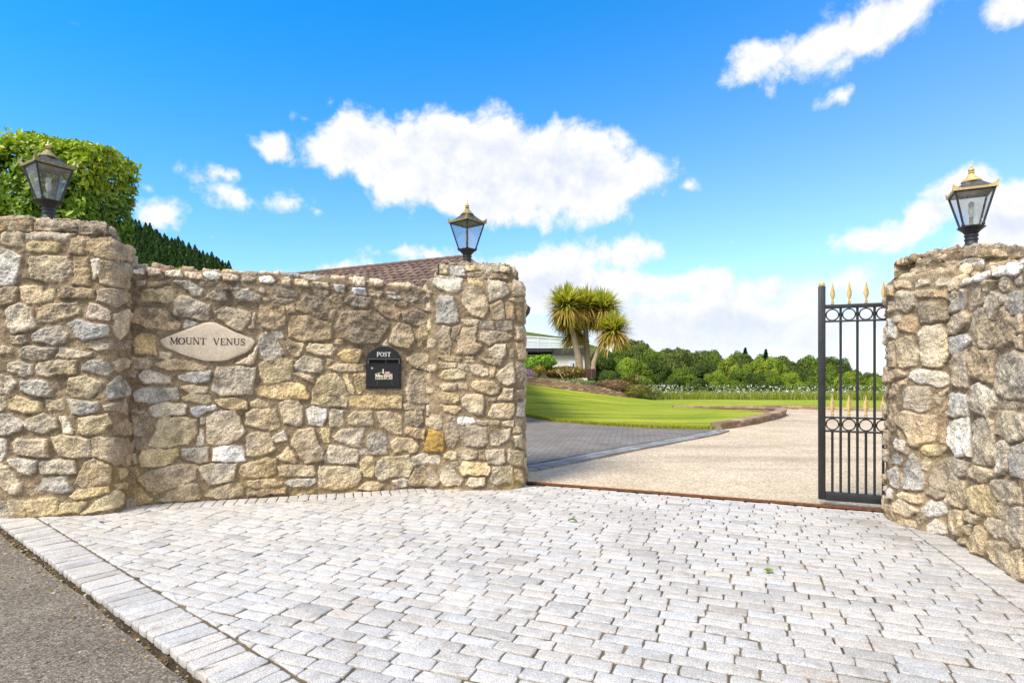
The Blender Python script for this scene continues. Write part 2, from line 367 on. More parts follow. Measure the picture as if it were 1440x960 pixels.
STONES = {
 'PL': '''T 961,2592 1086,2598 1097,2461 961,2456
t 1086,2598 1253,2605 1217,2562 1097,2546
T 1103,2537 1193,2582 1411,2606 1435,2475 1103,2459
d 1441,2586 1594,2586 1714,2538 1708,2439 1607,2442 1435,2454
t 907,2550 955,2558 949,2455 907,2454
t 1092,2451 1405,2457 1398,2292 1097,2287
t 925,2434 979,2452 1086,2433 1086,2226 979,2222 925,2247
y 1115,2254 1205,2275 1350,2270 1320,2187 1145,2181 1112,2200
T 1435,2293 1533,2297 1533,2174 1435,2178
T 1539,2284 1692,2284 1935,2291 1996,2246 1996,2188 1738,2145 1632,2157 1545,2209
G 907,2207 1014,2190 1062,2138 1038,1929 907,1906
t 1133,2141 1265,2152 1411,2150 1453,2083 1447,2015 1362,1938 1145,1959 1127,2039
T 1459,2151 1570,2162 1570,1923 1459,1920
G 1585,2135 1644,2144 1638,2020 1607,1978
T 1656,2117 1935,2162 1996,2115 1996,1926 1751,1912 1650,1939
T 907,1866 979,1895 1038,1889 1032,1768 907,1733
t 1062,1897 1145,1912 1217,1894 1229,1772 1121,1764 1062,1809
y 1253,1874 1320,1883 1301,1801 1235,1773 1229,1833
T 1344,1876 1411,1905 1607,1883 1607,1821 1350,1802
T 1632,1883 1726,1909 1883,1903 1896,1805 1766,1741 1632,1794
T 1909,1885 1996,1897 1996,1751 1922,1772
t 955,1707 1062,1769 1139,1710 1187,1576 1086,1521 991,1513 961,1613
t 1181,1711 1265,1760 1484,1774 1496,1682 1301,1611 1205,1603
p 1564,1779 1656,1761 1714,1701 1708,1625 1558,1643
t 1744,1683 1909,1749 1978,1706 1935,1544 1807,1472 1744,1517
g 1398,1599 1484,1628 1703,1577 1714,1508 1533,1461 1472,1491
g 1151,1502 1193,1543 1362,1578 1417,1511 1398,1430 1301,1415 1157,1448
t 997,1487 1103,1501 1115,1447 1086,1416 1003,1426
T 1558,1444 1656,1473 1738,1468 1744,1392 1632,1363 1558,1404
T 1775,1449 1963,1473 1963,1394 1775,1387
t 907,1426 991,1393 1008,1359 907,1339
t 1056,1373 1121,1414 1326,1395 1253,1293 1157,1286 1062,1313
t 1332,1334 1350,1395 1594,1349 1582,1322 1386,1314
g 967,1263 1062,1284 1157,1250 1160,1176 1074,1160 967,1196
t 1181,1257 1301,1291 1472,1285 1472,1183 1265,1156 1187,1170
g 1527,1237 1582,1299 1680,1299 1738,1217 1703,1162 1527,1210
T 1744,1272 1807,1315 1949,1304 1935,1225 1785,1203 1747,1231
G 907,1176 979,1163 1038,1109 979,1009 907,1010
g 1068,1116 1145,1136 1277,1109 1307,1048 1277,1000 1133,1008 1068,1042
t 1398,1027 1423,1149 1558,1169 1668,1107 1662,1039 1558,971 1435,992
y 1644,1005 1686,1045 1680,977 1632,970
G 1708,1093 1785,1175 1922,1074 1922,988 1726,969 1697,1011
t 907,990 949,983 955,909 931,869 907,869
y 967,956 1050,1002 1223,933 1223,873 1097,851 973,895
t 1253,960 1374,966 1386,877 1265,872
g 1398,966 1644,943 1650,861 1508,842 1447,850 1417,918
T 1662,915 1909,967 1935,830 1680,860
G 907,843 1003,855 1086,773 1068,707 979,675 907,689
t 1109,807 1229,852 1326,804 1332,736 1229,690 1121,712 1103,753
w 1356,824 1398,823 1453,707 1447,679 1380,687
y 1508,808 1703,846 1726,762 1680,696 1582,670 1496,685
T 1738,692 1751,746 1883,791 1978,710 1963,632 1751,656
G 907,642 961,635 955,561 925,468 907,469
t 991,614 1038,653 1253,642 1265,500 1145,497 1032,519
t 1289,662 1386,674 1570,629 1582,493 1447,482 1350,498
T 1594,656 1935,614 1996,549 1996,352 1751,407 1680,462 1594,492
G 967,481 1038,486 1187,462 1163,368 1115,343 1062,358
t 1205,441 1301,470 1472,468 1478,359 1362,349 1205,360
T 1472,264 1545,452 1607,471 1726,403 1720,252 1545,234
t 907,442 967,427 1086,276 1062,210 1003,199 907,268
g 1163,207 1229,312 1398,327 1447,210 1362,190
y 1766,369 1922,357 1922,285 1820,269
y 1435,163 1484,209 1703,227 1714,178 1484,134
y 1751,240 1909,216 1896,169 1766,203
t 907,135 961,133 991,-2 907,1
t 979,133 1080,136 1121,-7 1008,-2
y 1092,128 1301,161 1338,146 1338,17 1145,-1
y 1368,104 1570,117 1508,31 1350,17
y 1527,16 1632,122 1775,201 1883,93 1833,62 1680,30''',
 'WL': '''w 228,2133 315,2143 315,2109 233,2110
p 362,2136 461,2137 455,2104 372,2103
w 497,2127 609,2141 620,2098 497,2097
p 657,2125 777,2133 783,2096 663,2097
w 816,2135 882,2152 933,2130 916,2098 849,2088
p 966,2132 1092,2120 1086,2082 989,2083
t 1138,2142 1230,2103 1143,2073
w 1283,2112 1366,2136 1408,2099 1390,2075 1295,2081
G 264,2034 346,2045 346,2003 264,1986
T 357,2027 534,2062 524,2019 357,1979
G 561,2046 695,2048 788,1972 772,1928 717,1931 620,1994
y 310,1947 408,1976 545,1990 556,1868 513,1842 305,1862
d 827,1931 927,2017 1006,2002 1012,1877 927,1873 827,1900
d 788,2040 905,2053 893,2021 805,2010
g 1029,2003 1178,2004 1295,1927 1271,1881 1143,1895 1086,1880 1040,1941
t 561,1869 631,1921 860,1826 838,1695 728,1703 598,1711 556,1734
T 223,1674 264,1795 492,1805 620,1650 609,1607 513,1586 367,1606
G 636,1663 674,1689 772,1661 728,1629 641,1627
t 882,1783 972,1825 1213,1789 1195,1706 1120,1596 1063,1607 927,1710
t 1184,1629 1230,1784 1248,1771 1236,1631
T 1283,1849 1510,1858 1510,1663 1390,1615 1295,1632 1271,1721
y 244,1483 295,1568 408,1547 424,1366 264,1376
X 445,1487 545,1532 860,1677 1063,1575 1254,1497 1184,1387 978,1294 816,1293 663,1338 482,1421
t 450,1390 545,1380 524,1318 450,1336
t 419,1269 503,1318 663,1313 816,1246 794,1227 503,1227
t 1086,1285 1236,1388 1260,1452 1266,1401 1230,1286 1178,1266
g 1277,1555 1342,1595 1450,1507 1510,1391 1438,1313 1319,1293 1277,1440
G 1390,1596 1474,1604 1498,1546 1438,1532
T 223,1346 367,1329 388,1269 346,1233 223,1244
G 290,1185 315,1221 440,1215 545,1148 545,1099 315,1106
G 598,1166 706,1203 860,1209 855,1122 728,1107 609,1141
t 916,1246 1097,1253 1248,1247 1242,1145 1213,992 1120,981 950,983 871,1034
T 213,1220 274,1221 269,1161 218,1161
g 244,1022 305,1069 588,1060 598,956 388,929 264,944
t 609,1054 695,1084 838,1058 827,1020 706,1010
y 625,961 706,1003 838,989 860,939 805,903 641,937
y 905,938 1086,967 1166,921 1166,857 1040,848 938,887
y 1201,920 1248,952 1378,898 1366,866 1271,862 1207,882
t 367,875 471,928 663,905 663,819 503,799 388,803
G 690,868 794,884 905,894 916,857 827,840 739,786 706,818
T 228,861 305,895 357,827 367,719 336,630 254,639 233,759
y 367,550 450,789 652,793 739,755 750,644 674,542 545,517 408,518
t 827,778 893,832 1063,834 1097,783 1143,642 1109,567 995,528 882,514 827,566
t 780,779 805,778 805,729 780,729
G 772,668 799,654 794,530 755,526
t 1166,807 1236,850 1426,846 1462,671 1366,641 1166,705
T 233,604 346,599 357,514 295,505 244,532
t 239,472 259,471 264,381 249,376
y 285,446 315,504 598,496 604,429 492,350 305,349
g 636,488 838,503 860,440 849,353 750,359 641,414
w 882,489 950,505 1138,503 1155,362 995,358 882,364
t 1166,603 1271,638 1366,622 1426,465 1378,428 1248,402 1178,412
G 1390,570 1498,631 1534,539 1438,523
T 274,255 377,308 598,362 750,334 750,210 588,148 450,110 408,77 357,129
t 755,321 816,343 1086,334 1063,177 849,148 794,245
t 1097,238 1132,325 1354,378 1426,349 1432,219 1366,191 1132,192
T 203,153 295,158 398,53 388,24 203,10
T 419,21 566,125 652,168 750,161 794,58 772,17 566,9
t 816,44 927,124 1074,164 1155,108 1143,20 927,11
t 1178,170 1414,169 1486,132 1474,101 1248,89 1178,119
T 1166,56 1354,82 1510,66 1510,21 1178,11
T 213,354 274,351 295,278 264,196 213,188
t 1477,2117 1545,2126 1551,2059 1494,2063
t 1609,2111 1713,2115 1725,2066 1620,2062
t 1772,2105 1902,2105 1920,2055 1807,2051
w 1955,2100 2069,2099 2057,2029 1985,2039
w 2142,2070 2264,2087 2276,2025 2166,2021
t 2301,2063 2425,2062 2387,2016 2313,2013
w 2475,2070 2550,2086 2619,2037 2588,2010 2500,2020
w 2657,2032 2715,2060 2785,2036 2740,2002 2664,2006
w 2817,2037 2869,2065 2914,2015 2882,1994 2817,2005
d 1437,2030 1505,2020 1632,1989 1632,1946 1505,1941 1437,1950
d 1437,1926 1563,1925 1586,1889 1505,1874 1437,1883
T 1783,2032 1902,2023 1890,1967 1795,1970
d 1614,1853 1690,1960 1902,1961 1979,1826 1961,1744 1819,1728 1713,1769 1609,1816
T 1902,1967 1985,2001 2045,1991 2045,1909 1949,1913
d 2057,1929 2118,1994 2313,2000 2332,1950 2264,1885 2142,1887
T 2344,1913 2387,1984 2550,1945 2619,1870 2588,1792 2450,1826
T 2550,1989 2689,1975 2651,1941 2550,1957
d 2619,1882 2715,1930 2959,1879 2959,1781 2778,1751 2638,1786
T 2715,1982 2959,1984 2959,1905 2830,1921
T 1517,1849 1586,1876 1603,1791 1540,1777
T 1540,1666 1586,1760 1725,1763 1937,1700 1943,1538 1772,1516 1667,1515 1540,1550
d 1985,1689 2045,1828 2313,1873 2512,1764 2487,1687 2387,1532 2264,1504 2142,1515 2021,1564
T 1955,1538 2045,1571 2057,1502 1961,1500
t 2412,1526 2475,1578 2487,1507 2450,1494
T 2518,1674 2588,1766 2702,1756 2753,1602 2702,1510 2575,1509 2500,1552
T 2778,1511 2804,1758 2869,1773 2972,1749 2966,1514 2920,1494
t 1517,1482 1667,1503 1684,1472 1643,1373 1586,1348 1540,1409
t 1696,1435 1725,1491 1949,1500 1973,1438 1937,1381 1807,1380 1702,1410
y 1997,1388 2069,1439 2215,1460 2233,1378 2191,1320 2045,1320
X 2276,1035 2276,1327 2313,1416 2450,1462 2575,1406 2619,1303 2619,1033
T 2670,1381 2740,1446 2959,1461 2999,1383 2985,1292 2856,1265 2727,1304
t 1597,1274 1667,1367 1854,1337 1866,1250 1831,1207 1667,1206 1609,1237
y 1884,1350 1985,1344 1902,1275
t 1908,1250 1997,1301 2252,1308 2246,1226 2094,1219 1937,1238
t 1574,1188 1643,1200 1783,1151 1772,1107 1667,1139
y 1277,1273 1370,1358 1437,1371 1580,1317 1568,1127 1437,1097 1325,1103 1280,1176
y 1748,891 1760,1039 1831,1175 1973,1213 2069,1100 2094,986 2087,867 1902,864
y 2045,1194 2094,1200 2154,1036 2142,1005 2094,1037
y 2166,1200 2264,1213 2270,1036 2191,992 2154,1112
T 2683,1162 2740,1278 2882,1252 2933,1109 2933,939 2856,908 2689,923 2664,1007
y 1236,1044 1370,1091 1609,1108 1684,1077 1748,977 1713,941 1437,944 1269,983
y 2112,969 2326,986 2619,983 2619,861 2363,858 2118,875
t 1449,903 1505,933 1620,925 1672,838 1672,714 1632,666 1494,713
w 1684,831 1748,861 1896,840 1890,759 1842,680 1725,695
t 1926,809 1949,840 2057,832 2051,681 1937,671 1914,697
t 2081,768 2166,823 2332,821 2338,687 2142,666 2094,693
t 2369,814 2450,838 2613,790 2632,719 2619,584 2537,586 2425,660
T 2651,828 2830,825 2843,715 2778,658 2664,706
T 2638,906 2856,897 2856,845 2651,848
d 2869,870 2985,862 2992,790 2882,786
T 2657,661 2856,630 2849,533 2740,555 2664,590
t 2869,701 2933,746 3025,744 3038,619 2985,601 2882,655
o 2849,416 2907,616 3064,540 3077,448 3051,377 2882,382
t 1568,533 1620,636 1772,656 1795,563 1860,436 1854,337 1690,306 1643,382 1574,483
y 1831,611 1842,655 1926,653 1914,509 1878,511
t 1949,571 2045,643 2252,645 2221,456 2081,492 1973,533
g 2270,575 2363,610 2462,569 2475,377 2313,376 2276,473
t 2500,504 2588,547 2715,537 2798,456 2778,399 2715,381 2638,423 2550,381 2512,440
t 1443,378 1540,472 1586,434 1614,347 1603,310 1505,333
t 1890,385 1914,472 2021,468 2191,412 2191,299 2021,287 1878,311
p 2215,418 2282,428 2282,378 2215,386
y 2203,298 2264,359 2350,356 2363,228 2326,141 2252,157 2215,235
t 2363,152 2375,291 2475,352 2702,369 2727,226 2702,137 2537,150 2400,106
G 2721,330 2830,377 2999,332 3005,254 2895,252 2727,252
t 1443,281 1505,302 1772,278 1789,203 1737,174 1586,194 1460,195
t 1813,190 1831,263 2081,272 2215,222 2233,133 2166,47 1949,27 1819,65
G 1511,131 1551,147 1783,147 1801,116 1737,75 1574,84
t 2191,33 2252,94 2363,101 2437,59 2400,10 2240,6
G 2525,93 2638,127 2689,98 2676,35 2600,25
T 2689,73 2753,212 2830,241 2933,191 2999,71 2985,19 2715,26
t 2882,220 2999,208 2999,149 2933,178''',
 'PM': '''o 16,416 85,623 244,556 257,467 231,396 16,383
t 16,702 112,753 205,754 218,633 167,613 16,656
G 16,325 180,351 186,274 16,253
T 16,26 16,195 112,208 192,95 173,44
t 16,2351 16,2377 56,2259 16,2278
G 84,2386 153,2387 160,2264 84,2268
y 166,2387 263,2399 256,2263 173,2263
G 289,2379 424,2371 437,2241 289,2256
y 443,2371 597,2389 603,2331 462,2312
t 616,2376 809,2375 809,2323 616,2315
t 822,2369 920,2373 933,2314 822,2324
G 84,2242 321,2249 411,2209 417,2036 360,1992 179,2038 126,2072
T 462,2293 641,2305 635,2241 475,2241
T 654,2293 887,2287 927,2229 757,2231 661,2228
y 469,2228 629,2228 635,2080 590,2067 482,2087
g 686,2196 783,2212 900,2042 900,1997 705,1915 686,2011
t 933,2069 1021,2198 1245,2068 1186,2006 947,1979
T 417,1985 462,2055 603,2048 680,1921 680,1806 635,1742 527,1755 424,1883
g 166,1923 205,1968 321,1954 372,1858 392,1705 321,1679 166,1687
t 913,1933 1101,1975 1186,1940 940,1915
T 705,1858 809,1924 848,1887 848,1720 744,1718
T 874,1900 947,1883 947,1722 874,1733
T 984,1878 1048,1884 1101,1706 1001,1724
T 424,1717 590,1716 578,1665 462,1666
d 603,1704 744,1705 744,1629 590,1634
d 770,1699 940,1709 940,1612 783,1629
T 185,1603 218,1667 302,1654 308,1475 295,1373 192,1399
T 321,1660 405,1660 385,1513 321,1526
T 430,1641 565,1646 571,1500 616,1449 552,1372 372,1386 385,1513
T 597,1589 757,1610 933,1554 887,1515 757,1501 692,1468 603,1513
t 686,1411 757,1469 861,1470 868,1361 809,1322 692,1347
T 968,1658 1186,1680 1349,1549 968,1516
t 976,1491 1101,1509 1349,1358 1001,1323
T 185,1360 308,1360 411,1334 398,1296 256,1303
t 469,1341 539,1347 539,1302 469,1302
T 590,1347 705,1322 822,1309 809,1264 667,1290
T 907,1412 947,1419 947,1348 907,1348
t 192,1284 360,1277 360,1232 205,1232
t 385,1271 475,1271 475,1213 385,1232
t 495,1258 578,1277 680,1220 680,1162 629,1143 527,1181
T 705,1245 757,1245 744,1143 705,1143
t 764,1156 887,1284 940,1297 961,1142 954,1078 887,1053 809,1091
T 984,1297 1048,1285 1101,1154 1021,1090 992,1181
y 244,1220 385,1220 462,1181 456,1130 244,1111 192,1143
t 185,1057 244,1082 372,1076 366,1012 218,1006
t 379,1089 469,1083 482,1019 398,1025
t 514,1064 539,1108 731,1095 809,1037 796,980 718,961 539,1019
y 179,948 218,993 385,974 392,910 360,872 231,871
t 417,936 462,974 629,962 648,898 629,764 578,752 488,783 437,847
t 776,910 848,1037 940,1024 940,901
T 667,942 764,935 757,903 680,904
t 686,757 731,872 954,875 968,778 913,722 744,718
y 224,852 385,853 411,821 360,783 244,788
T 976,1010 1101,1000 1101,915 984,907
G 992,881 1101,889 1142,728 984,739
w 379,732 424,751 539,720 552,688 501,662 385,668
T 571,701 718,712 809,691 796,653 578,662
t 822,691 940,696 940,650 835,646
T 961,708 1101,705 1068,636 968,643
T 250,731 347,751 353,706 269,699
T 263,667 360,687 398,540 347,412 269,424 250,514
T 411,630 501,649 680,643 686,489 629,439 462,432 411,527
t 699,566 913,625 913,523 783,430 712,463
t 940,625 1048,631 1048,572 947,573
t 947,534 1048,553 1068,407 968,430
y 231,366 295,386 360,374 353,310 244,328
t 398,387 462,419 578,388 584,325 501,305 411,317
T 597,388 641,401 648,311 603,312
t 661,388 705,412 848,402 861,280 809,250 686,266
t 894,407 1101,363 1068,217 913,253 887,305
t 218,232 295,258 372,157 437,107 411,43 244,40 205,117
t 314,284 372,285 366,214 321,233
y 385,208 437,279 667,266 699,196 686,151 424,158
t 705,183 757,232 927,233 940,58 757,53 705,93
t 947,187 1068,178 1068,41 968,82
t 450,56 501,120 654,126 654,56 565,38''',
 'PR': '''t 541,2254 636,2270 636,2226 551,2234
t 678,2262 810,2273 817,2248 750,2230 687,2246
T 825,2242 965,2270 1107,2248 1190,2190 1190,2145 1035,2148 853,2172
T 492,2218 571,2213 551,2152 486,2164
T 627,2198 687,2232 695,2167 636,2158
t 657,2140 703,2156 810,2145 810,1902 662,1918
G 825,2139 882,2158 1000,2138 1007,2100 965,1912 882,2099
t 232,2124 307,2164 486,2144 492,2102 363,2108
T 492,2117 644,2122 627,1918 530,1919
t 363,1896 409,1909 509,1893 514,1844 394,1851
t 551,1872 581,1892 662,1880 662,1838 561,1842
t 695,1857 727,1885 817,1864 814,1819 703,1823
T 172,1898 337,1890 346,1803 195,1822
t 363,1811 409,1829 556,1794 556,1708 492,1661 363,1700
T 566,1803 670,1799 662,1753 571,1764
T 683,1797 780,1786 773,1722 687,1750
d 571,1706 653,1726 780,1648 780,1574 670,1555 590,1570
t 317,1624 409,1635 423,1594 346,1581
T 402,1566 462,1630 566,1611 581,1533 561,1500 409,1521
G 215,1633 307,1615 371,1549 354,1464 247,1481
t 585,1513 627,1548 735,1536 773,1465 777,1271 742,1216 609,1245 595,1369
t 371,1438 462,1473 520,1460 581,1351 561,1246 450,1222 379,1268
T 247,1445 346,1440 354,1228 273,1228
T 273,1194 423,1214 492,1175 307,1118
G 503,1189 581,1223 750,1195 803,1163 795,1131 742,1088 561,1113 509,1146
t 394,1109 486,1141 480,1096 409,1080
T 261,1030 327,1093 394,1084 394,1034 273,989
t 430,1036 498,1082 644,1081 662,1025 657,912 581,898 462,919
t 687,1007 765,1075 750,1000 719,967
T 727,879 780,1057 784,1011 750,908
T 273,917 346,942 379,884 354,721 285,714
t 379,834 462,885 627,867 707,868 703,775 687,680 618,662 551,616 520,631 462,742 379,794
T 379,753 423,728 416,668 379,693
T 727,758 758,779 750,668 727,674
y 590,602 627,640 711,654 769,624 735,587 653,567
t 337,668 468,644 456,564 354,585
g 307,512 379,538 430,501 409,463 327,465
T 474,616 514,601 503,561 474,557
g 456,456 536,566 590,487 618,406 627,332 609,290 462,280
t 604,508 636,546 670,518 649,458 609,462
T 670,452 711,542 788,552 795,397 780,294 711,268 644,278
g 285,386 363,430 409,388 394,276 285,284 261,341
T 416,396 456,413 456,295 416,297
G 261,245 327,249 317,181 261,173
t 394,223 450,254 618,251 609,201 581,186 409,201
t 354,144 423,199 541,167 590,140 486,66 379,79
G 604,162 670,233 788,246 795,174 735,134 653,117 609,130
t 402,10 450,47 561,56 571,11 474,-5
t 576,79 618,104 618,66 590,49
G 649,50 703,104 780,70 788,17 742,-3 653,13
T 232,105 327,117 409,7 363,-15 232,-8''',
 'WR': '''t 393,1746 481,1779 519,1747 442,1703 393,1714
G 382,1637 481,1725 601,1776 646,1739 610,1623 481,1627
t 646,1662 698,1724 815,1750 815,1659 681,1615
w 556,1813 732,1829 732,1803 646,1795
w 732,1812 798,1835 985,1832 955,1809 831,1792
p 940,1804 1043,1830 1071,1817 1014,1796
w 1021,1798 1100,1824 1208,1820 1168,1789 1071,1786
w 1141,1786 1234,1822 1296,1822 1296,1782 1208,1764
t 839,1763 909,1776 1029,1750 985,1710 925,1702 847,1733
t 1050,1716 1100,1763 1188,1753 1168,1685 1100,1675
g 1208,1731 1296,1746 1309,1694 1234,1705
T 823,1625 831,1698 894,1698 902,1641
G 909,1656 970,1696 1113,1654 1154,1611 1086,1589 1014,1526 955,1555
g 1168,1632 1208,1661 1309,1658 1309,1543 1208,1527 1168,1572
t 382,1509 461,1593 628,1608 698,1563 681,1530 481,1475 403,1475
T 732,1543 798,1611 909,1600 1000,1504 1014,1409 985,1340 766,1365 732,1442
T 1029,1486 1127,1592 1181,1541 1246,1483 1234,1374 1071,1336 1029,1361
t 1234,1470 1259,1519 1309,1521 1309,1421 1246,1421
G 403,1444 628,1452 741,1399 628,1362 461,1319 403,1353
t 403,1271 481,1332 664,1343 681,1257 690,1096 461,1099 432,1170
T 707,1308 766,1356 1000,1323 1014,1214 1000,1104 909,1126 715,1172
t 1234,1389 1297,1407 1309,1327 1234,1345
t 1029,1167 1113,1274 1246,1322 1322,1291 1382,1219 1382,1051 1127,1031 1043,1066
G 432,1055 519,1044 664,1041 690,906 481,873 403,889 403,1012
G 732,1018 782,1104 847,1118 1014,1070 1043,1017 955,906 863,919 732,951
t 1043,998 1113,1021 1272,1021 1285,993 1194,973 1071,976
t 1050,948 1141,962 1358,955 1358,828 1181,778 1057,817
w 382,801 412,836 681,888 741,750 741,633 556,606 393,683
t 757,852 863,902 1014,891 1036,792 1000,607 831,605 823,735
t 1050,747 1127,787 1208,759 1181,711 1194,624 1141,570 1050,569
g 1208,715 1246,764 1358,799 1358,594 1221,584
t 412,558 537,604 698,584 664,493 481,417 412,422
t 707,543 815,586 1000,592 1014,547 894,485 698,491
t 432,396 481,450 664,456 690,325 646,264 442,244
y 698,386 749,439 925,481 1057,413 1029,290 894,281 732,284
t 985,492 1071,543 1234,565 1285,535 1234,422 1127,417 1014,451
t 1259,501 1309,533 1334,445 1259,435
t 1064,346 1100,400 1181,395 1127,315 1071,305
t 432,215 628,234 646,144 592,69 461,51
t 655,232 715,263 878,265 831,208 664,178
t 655,146 766,183 732,99 655,95
t 917,247 985,283 1127,285 1100,194 1029,174 940,197
t 1113,213 1154,344 1246,403 1358,422 1358,209 1234,187
t 715,35 831,192 940,189 925,65 894,15 766,8
t 955,121 1127,175 1181,172 1168,63 1127,4 1057,4 970,70
t 1181,67 1234,150 1334,188 1358,25 1259,-10 1188,10
T 592,34 681,76 698,30 628,10''',
}

TINT = {'t': (.55, .45, .315), 'T': (.43, .335, .225), 'g': (.45, .41, .345), 'G': (.59, .53, .44), 'w': (.80, .75, .66), 'o': (.50, .31, .07),
        'y': (.58, .46, .27), 'p': (.58, .46, .35), 'd': (.31, .25, .18)}
MORTAR = np.array((.285, .215, .138))
def sdf_poly(px, py, poly):
    n = len(poly); d = np.full(px.shape, 1e9); ins = np.zeros(px.shape, bool)
    for i in range(n):
        ax, ay = poly[i-1]; bx, by = poly[i]; ex, ey = bx-ax, by-ay
        t = np.clip(((px-ax)*ex+(py-ay)*ey)/(ex*ex+ey*ey+1e-12), 0, 1)
        d = np.minimum(d, (px-ax-ex*t)**2+(py-ay-ey*t)**2)
        c = (ay > py) != (by > py)
        with np.errstate(divide='ignore', invalid='ignore'):
            xi = ax+(py-ay)*ex/(ey if ey != 0 else 1e-12)
        ins ^= c & (px < xi)
    d = np.sqrt(d); return np.where(ins, -d, d)
def stone_field(us, ss, traced, vis, seed, cop=99):
    """stones laid in (u, s): returns height, colour and the grid of the best distance"""
    rng = random.Random(seed); nrng = np.random.default_rng(seed); U, S = np.meshgrid(us, ss)
    wu = U+(fbm(U*14, S*14, 3, seed+5)-.5)*.022; ws = S+(fbm(U*14, S*14, 3, seed+9)-.5)*.022
    best = np.full(U.shape, 9.0); H = np.zeros(U.shape); C = np.zeros(U.shape+(3,))
    rough = fbm(U*16, S*16, 4, seed+30)-.5; fine = fbm(U*75, S*75, 3, seed+40)-.5
    facet = fbm(U*7+3, S*7, 2, seed+50)-.5
    mo = (fbm(U*5, S*5, 3, seed+60)-.5)
    H[:] = .002+rough*.026+fine*.010; C[:] = MORTAR*(1+mo[..., None]*.8+fine[..., None]*.5)
    def lay(poly, tint):
        pu = [p[0] for p in poly]; ps = [p[1] for p in poly]; mg = .05
        i0, i1 = np.searchsorted(us, (min(pu)-mg, max(pu)+mg)); j0, j1 = np.searchsorted(ss, (min(ps)-mg, max(ps)+mg))
        if i1-i0 < 2 or j1-j0 < 2: return
        sl = (slice(j0, j1), slice(i0, i1)); d = sdf_poly(wu[sl], ws[sl], poly)
        size = math.sqrt(max((max(pu)-min(pu))*(max(ps)-min(ps)), 1e-4))
        if tint == 'X':
            m = d < best[sl]; best[sl] = np.where(m, d, best[sl]); hh = H[sl]; hh[(d < 0)] = .004; return
        # a few chipped corners: soften the outline
        csn = sum(ps)/len(ps); on_top = csn > cop
        d = d-(.007 if not on_top else .013)+(fbm(U[sl]*38, S[sl]*38, 2, seed+70)-.5)*.013+(fbm(U[sl]*9, S[sl]*9, 2, seed+71)-.5)*.02
        m = (d < best[sl])
        r = min(rng.uniform(.010, .018), size*.16); t = np.clip(-d/r, 0, 1); prof = (1-(1-t)**2.0)
        base = rng.uniform(.019, .034)*min(1, .55+size*2.2); ta, tb = rng.uniform(-.06, .06), rng.uniform(-.07, .05)
        cu, cs = sum(pu)/len(pu), sum(ps)/len(ps)
        h = (base+ta*(U[sl]-cu)+tb*(S[sl]-cs)+facet[sl]*.030+rough[sl]*.036+fine[sl]*.016)*prof
        # smeared mortar just outside the stone
        ins = m & (d < 0)
        Hs = H[sl]; Hs[ins] = np.maximum(h, .001)[ins]
        k = rng.uniform(.90, 1.12); hu = rng.uniform(-.05, .05)
        if on_top and tint in 'wtp': k *= 1.15  # coping stones lighter: whitewash, and light from above put into the colour
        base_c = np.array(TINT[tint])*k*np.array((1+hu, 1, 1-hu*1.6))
        nv = fbm(U[sl]*rng.uniform(7, 14)+rng.random()*9, S[sl]*rng.uniform(7, 14), 3, seed+80)-.5
        warm = fbm(U[sl]*5, S[sl]*5+4, 3, seed+90)-.5
        cc = base_c*(1+nv[..., None]*.75)*(1+rough[sl][..., None]*.5)*(1+warm[..., None]*np.array((.10, -.02, -.35)))
        gn = nrng.random(cc.shape[:2]); cc = cc*(1+.18*(nrng.random(cc.shape[:2])-.5))[..., None]; cc = np.where((gn < .04)[..., None], cc*.48, np.where((gn > .96)[..., None], cc*1.45+.04, cc))
        edge = np.clip(-d/.006, 0, 1)[..., None]
        cc = cc*edge+(MORTAR*.95)*(1-edge)
        Cs = C[sl]; Cs[ins] = cc[ins]
        best[sl] = np.where(m, d, best[sl])
    for ln in traced.strip().split('\n'):
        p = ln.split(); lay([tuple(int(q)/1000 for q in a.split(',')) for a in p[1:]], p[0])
    def sample(u, s):
        i = np.clip(np.searchsorted(us, u), 0, len(us)-1); j = np.clip(np.searchsorted(ss, s), 0, len(ss)-1); return best[j, i]
    # stones where nothing was traced
    for w0, w1, h0, h1, tries in ((.22, .36, .13, .22, 500), (.14, .24, .09, .15, 900), (.08, .15, .06, .1, 1600), (.05, .08, .035, .06, 1800)):
        for _ in range(tries):
            w, h = rng.uniform(w0, w1)/2, rng.uniform(h0, h1)/2
            u, s = rng.uniform(us[0], us[-1]), rng.uniform(ss[0]+h*.6, min(ss[-1]-.02, vis[3]))
            if sample(u, s) < min(w, h)+.016: continue
            if vis[0] < u < vis[1] and vis[2] < s and w > .10: continue
            a = rng.uniform(-.15, .15); poly = []
            for k in range(7):
                t = (k+rng.uniform(-.25, .25))*2*math.pi/7; e = .62
                x = w*math.copysign(abs(math.cos(t))**e, math.cos(t))*rng.uniform(.88, 1.05); y = h*math.copysign(abs(math.sin(t))**e, math.sin(t))*rng.uniform(.88, 1.05)
                poly.append((u+x*math.cos(a)-y*math.sin(a), s+x*math.sin(a)+y*math.cos(a)))
            if min(sample(*q) for q in poly) < .018: continue
            lay(poly, rng.choice('tttTTTTtyypg'))
    # mortar: slight fillet up to the stones
    mort = best > 0
    H[mort] += (np.clip(.02-best, 0, .02)*.25)[mort]
    return H, C, best, U, S
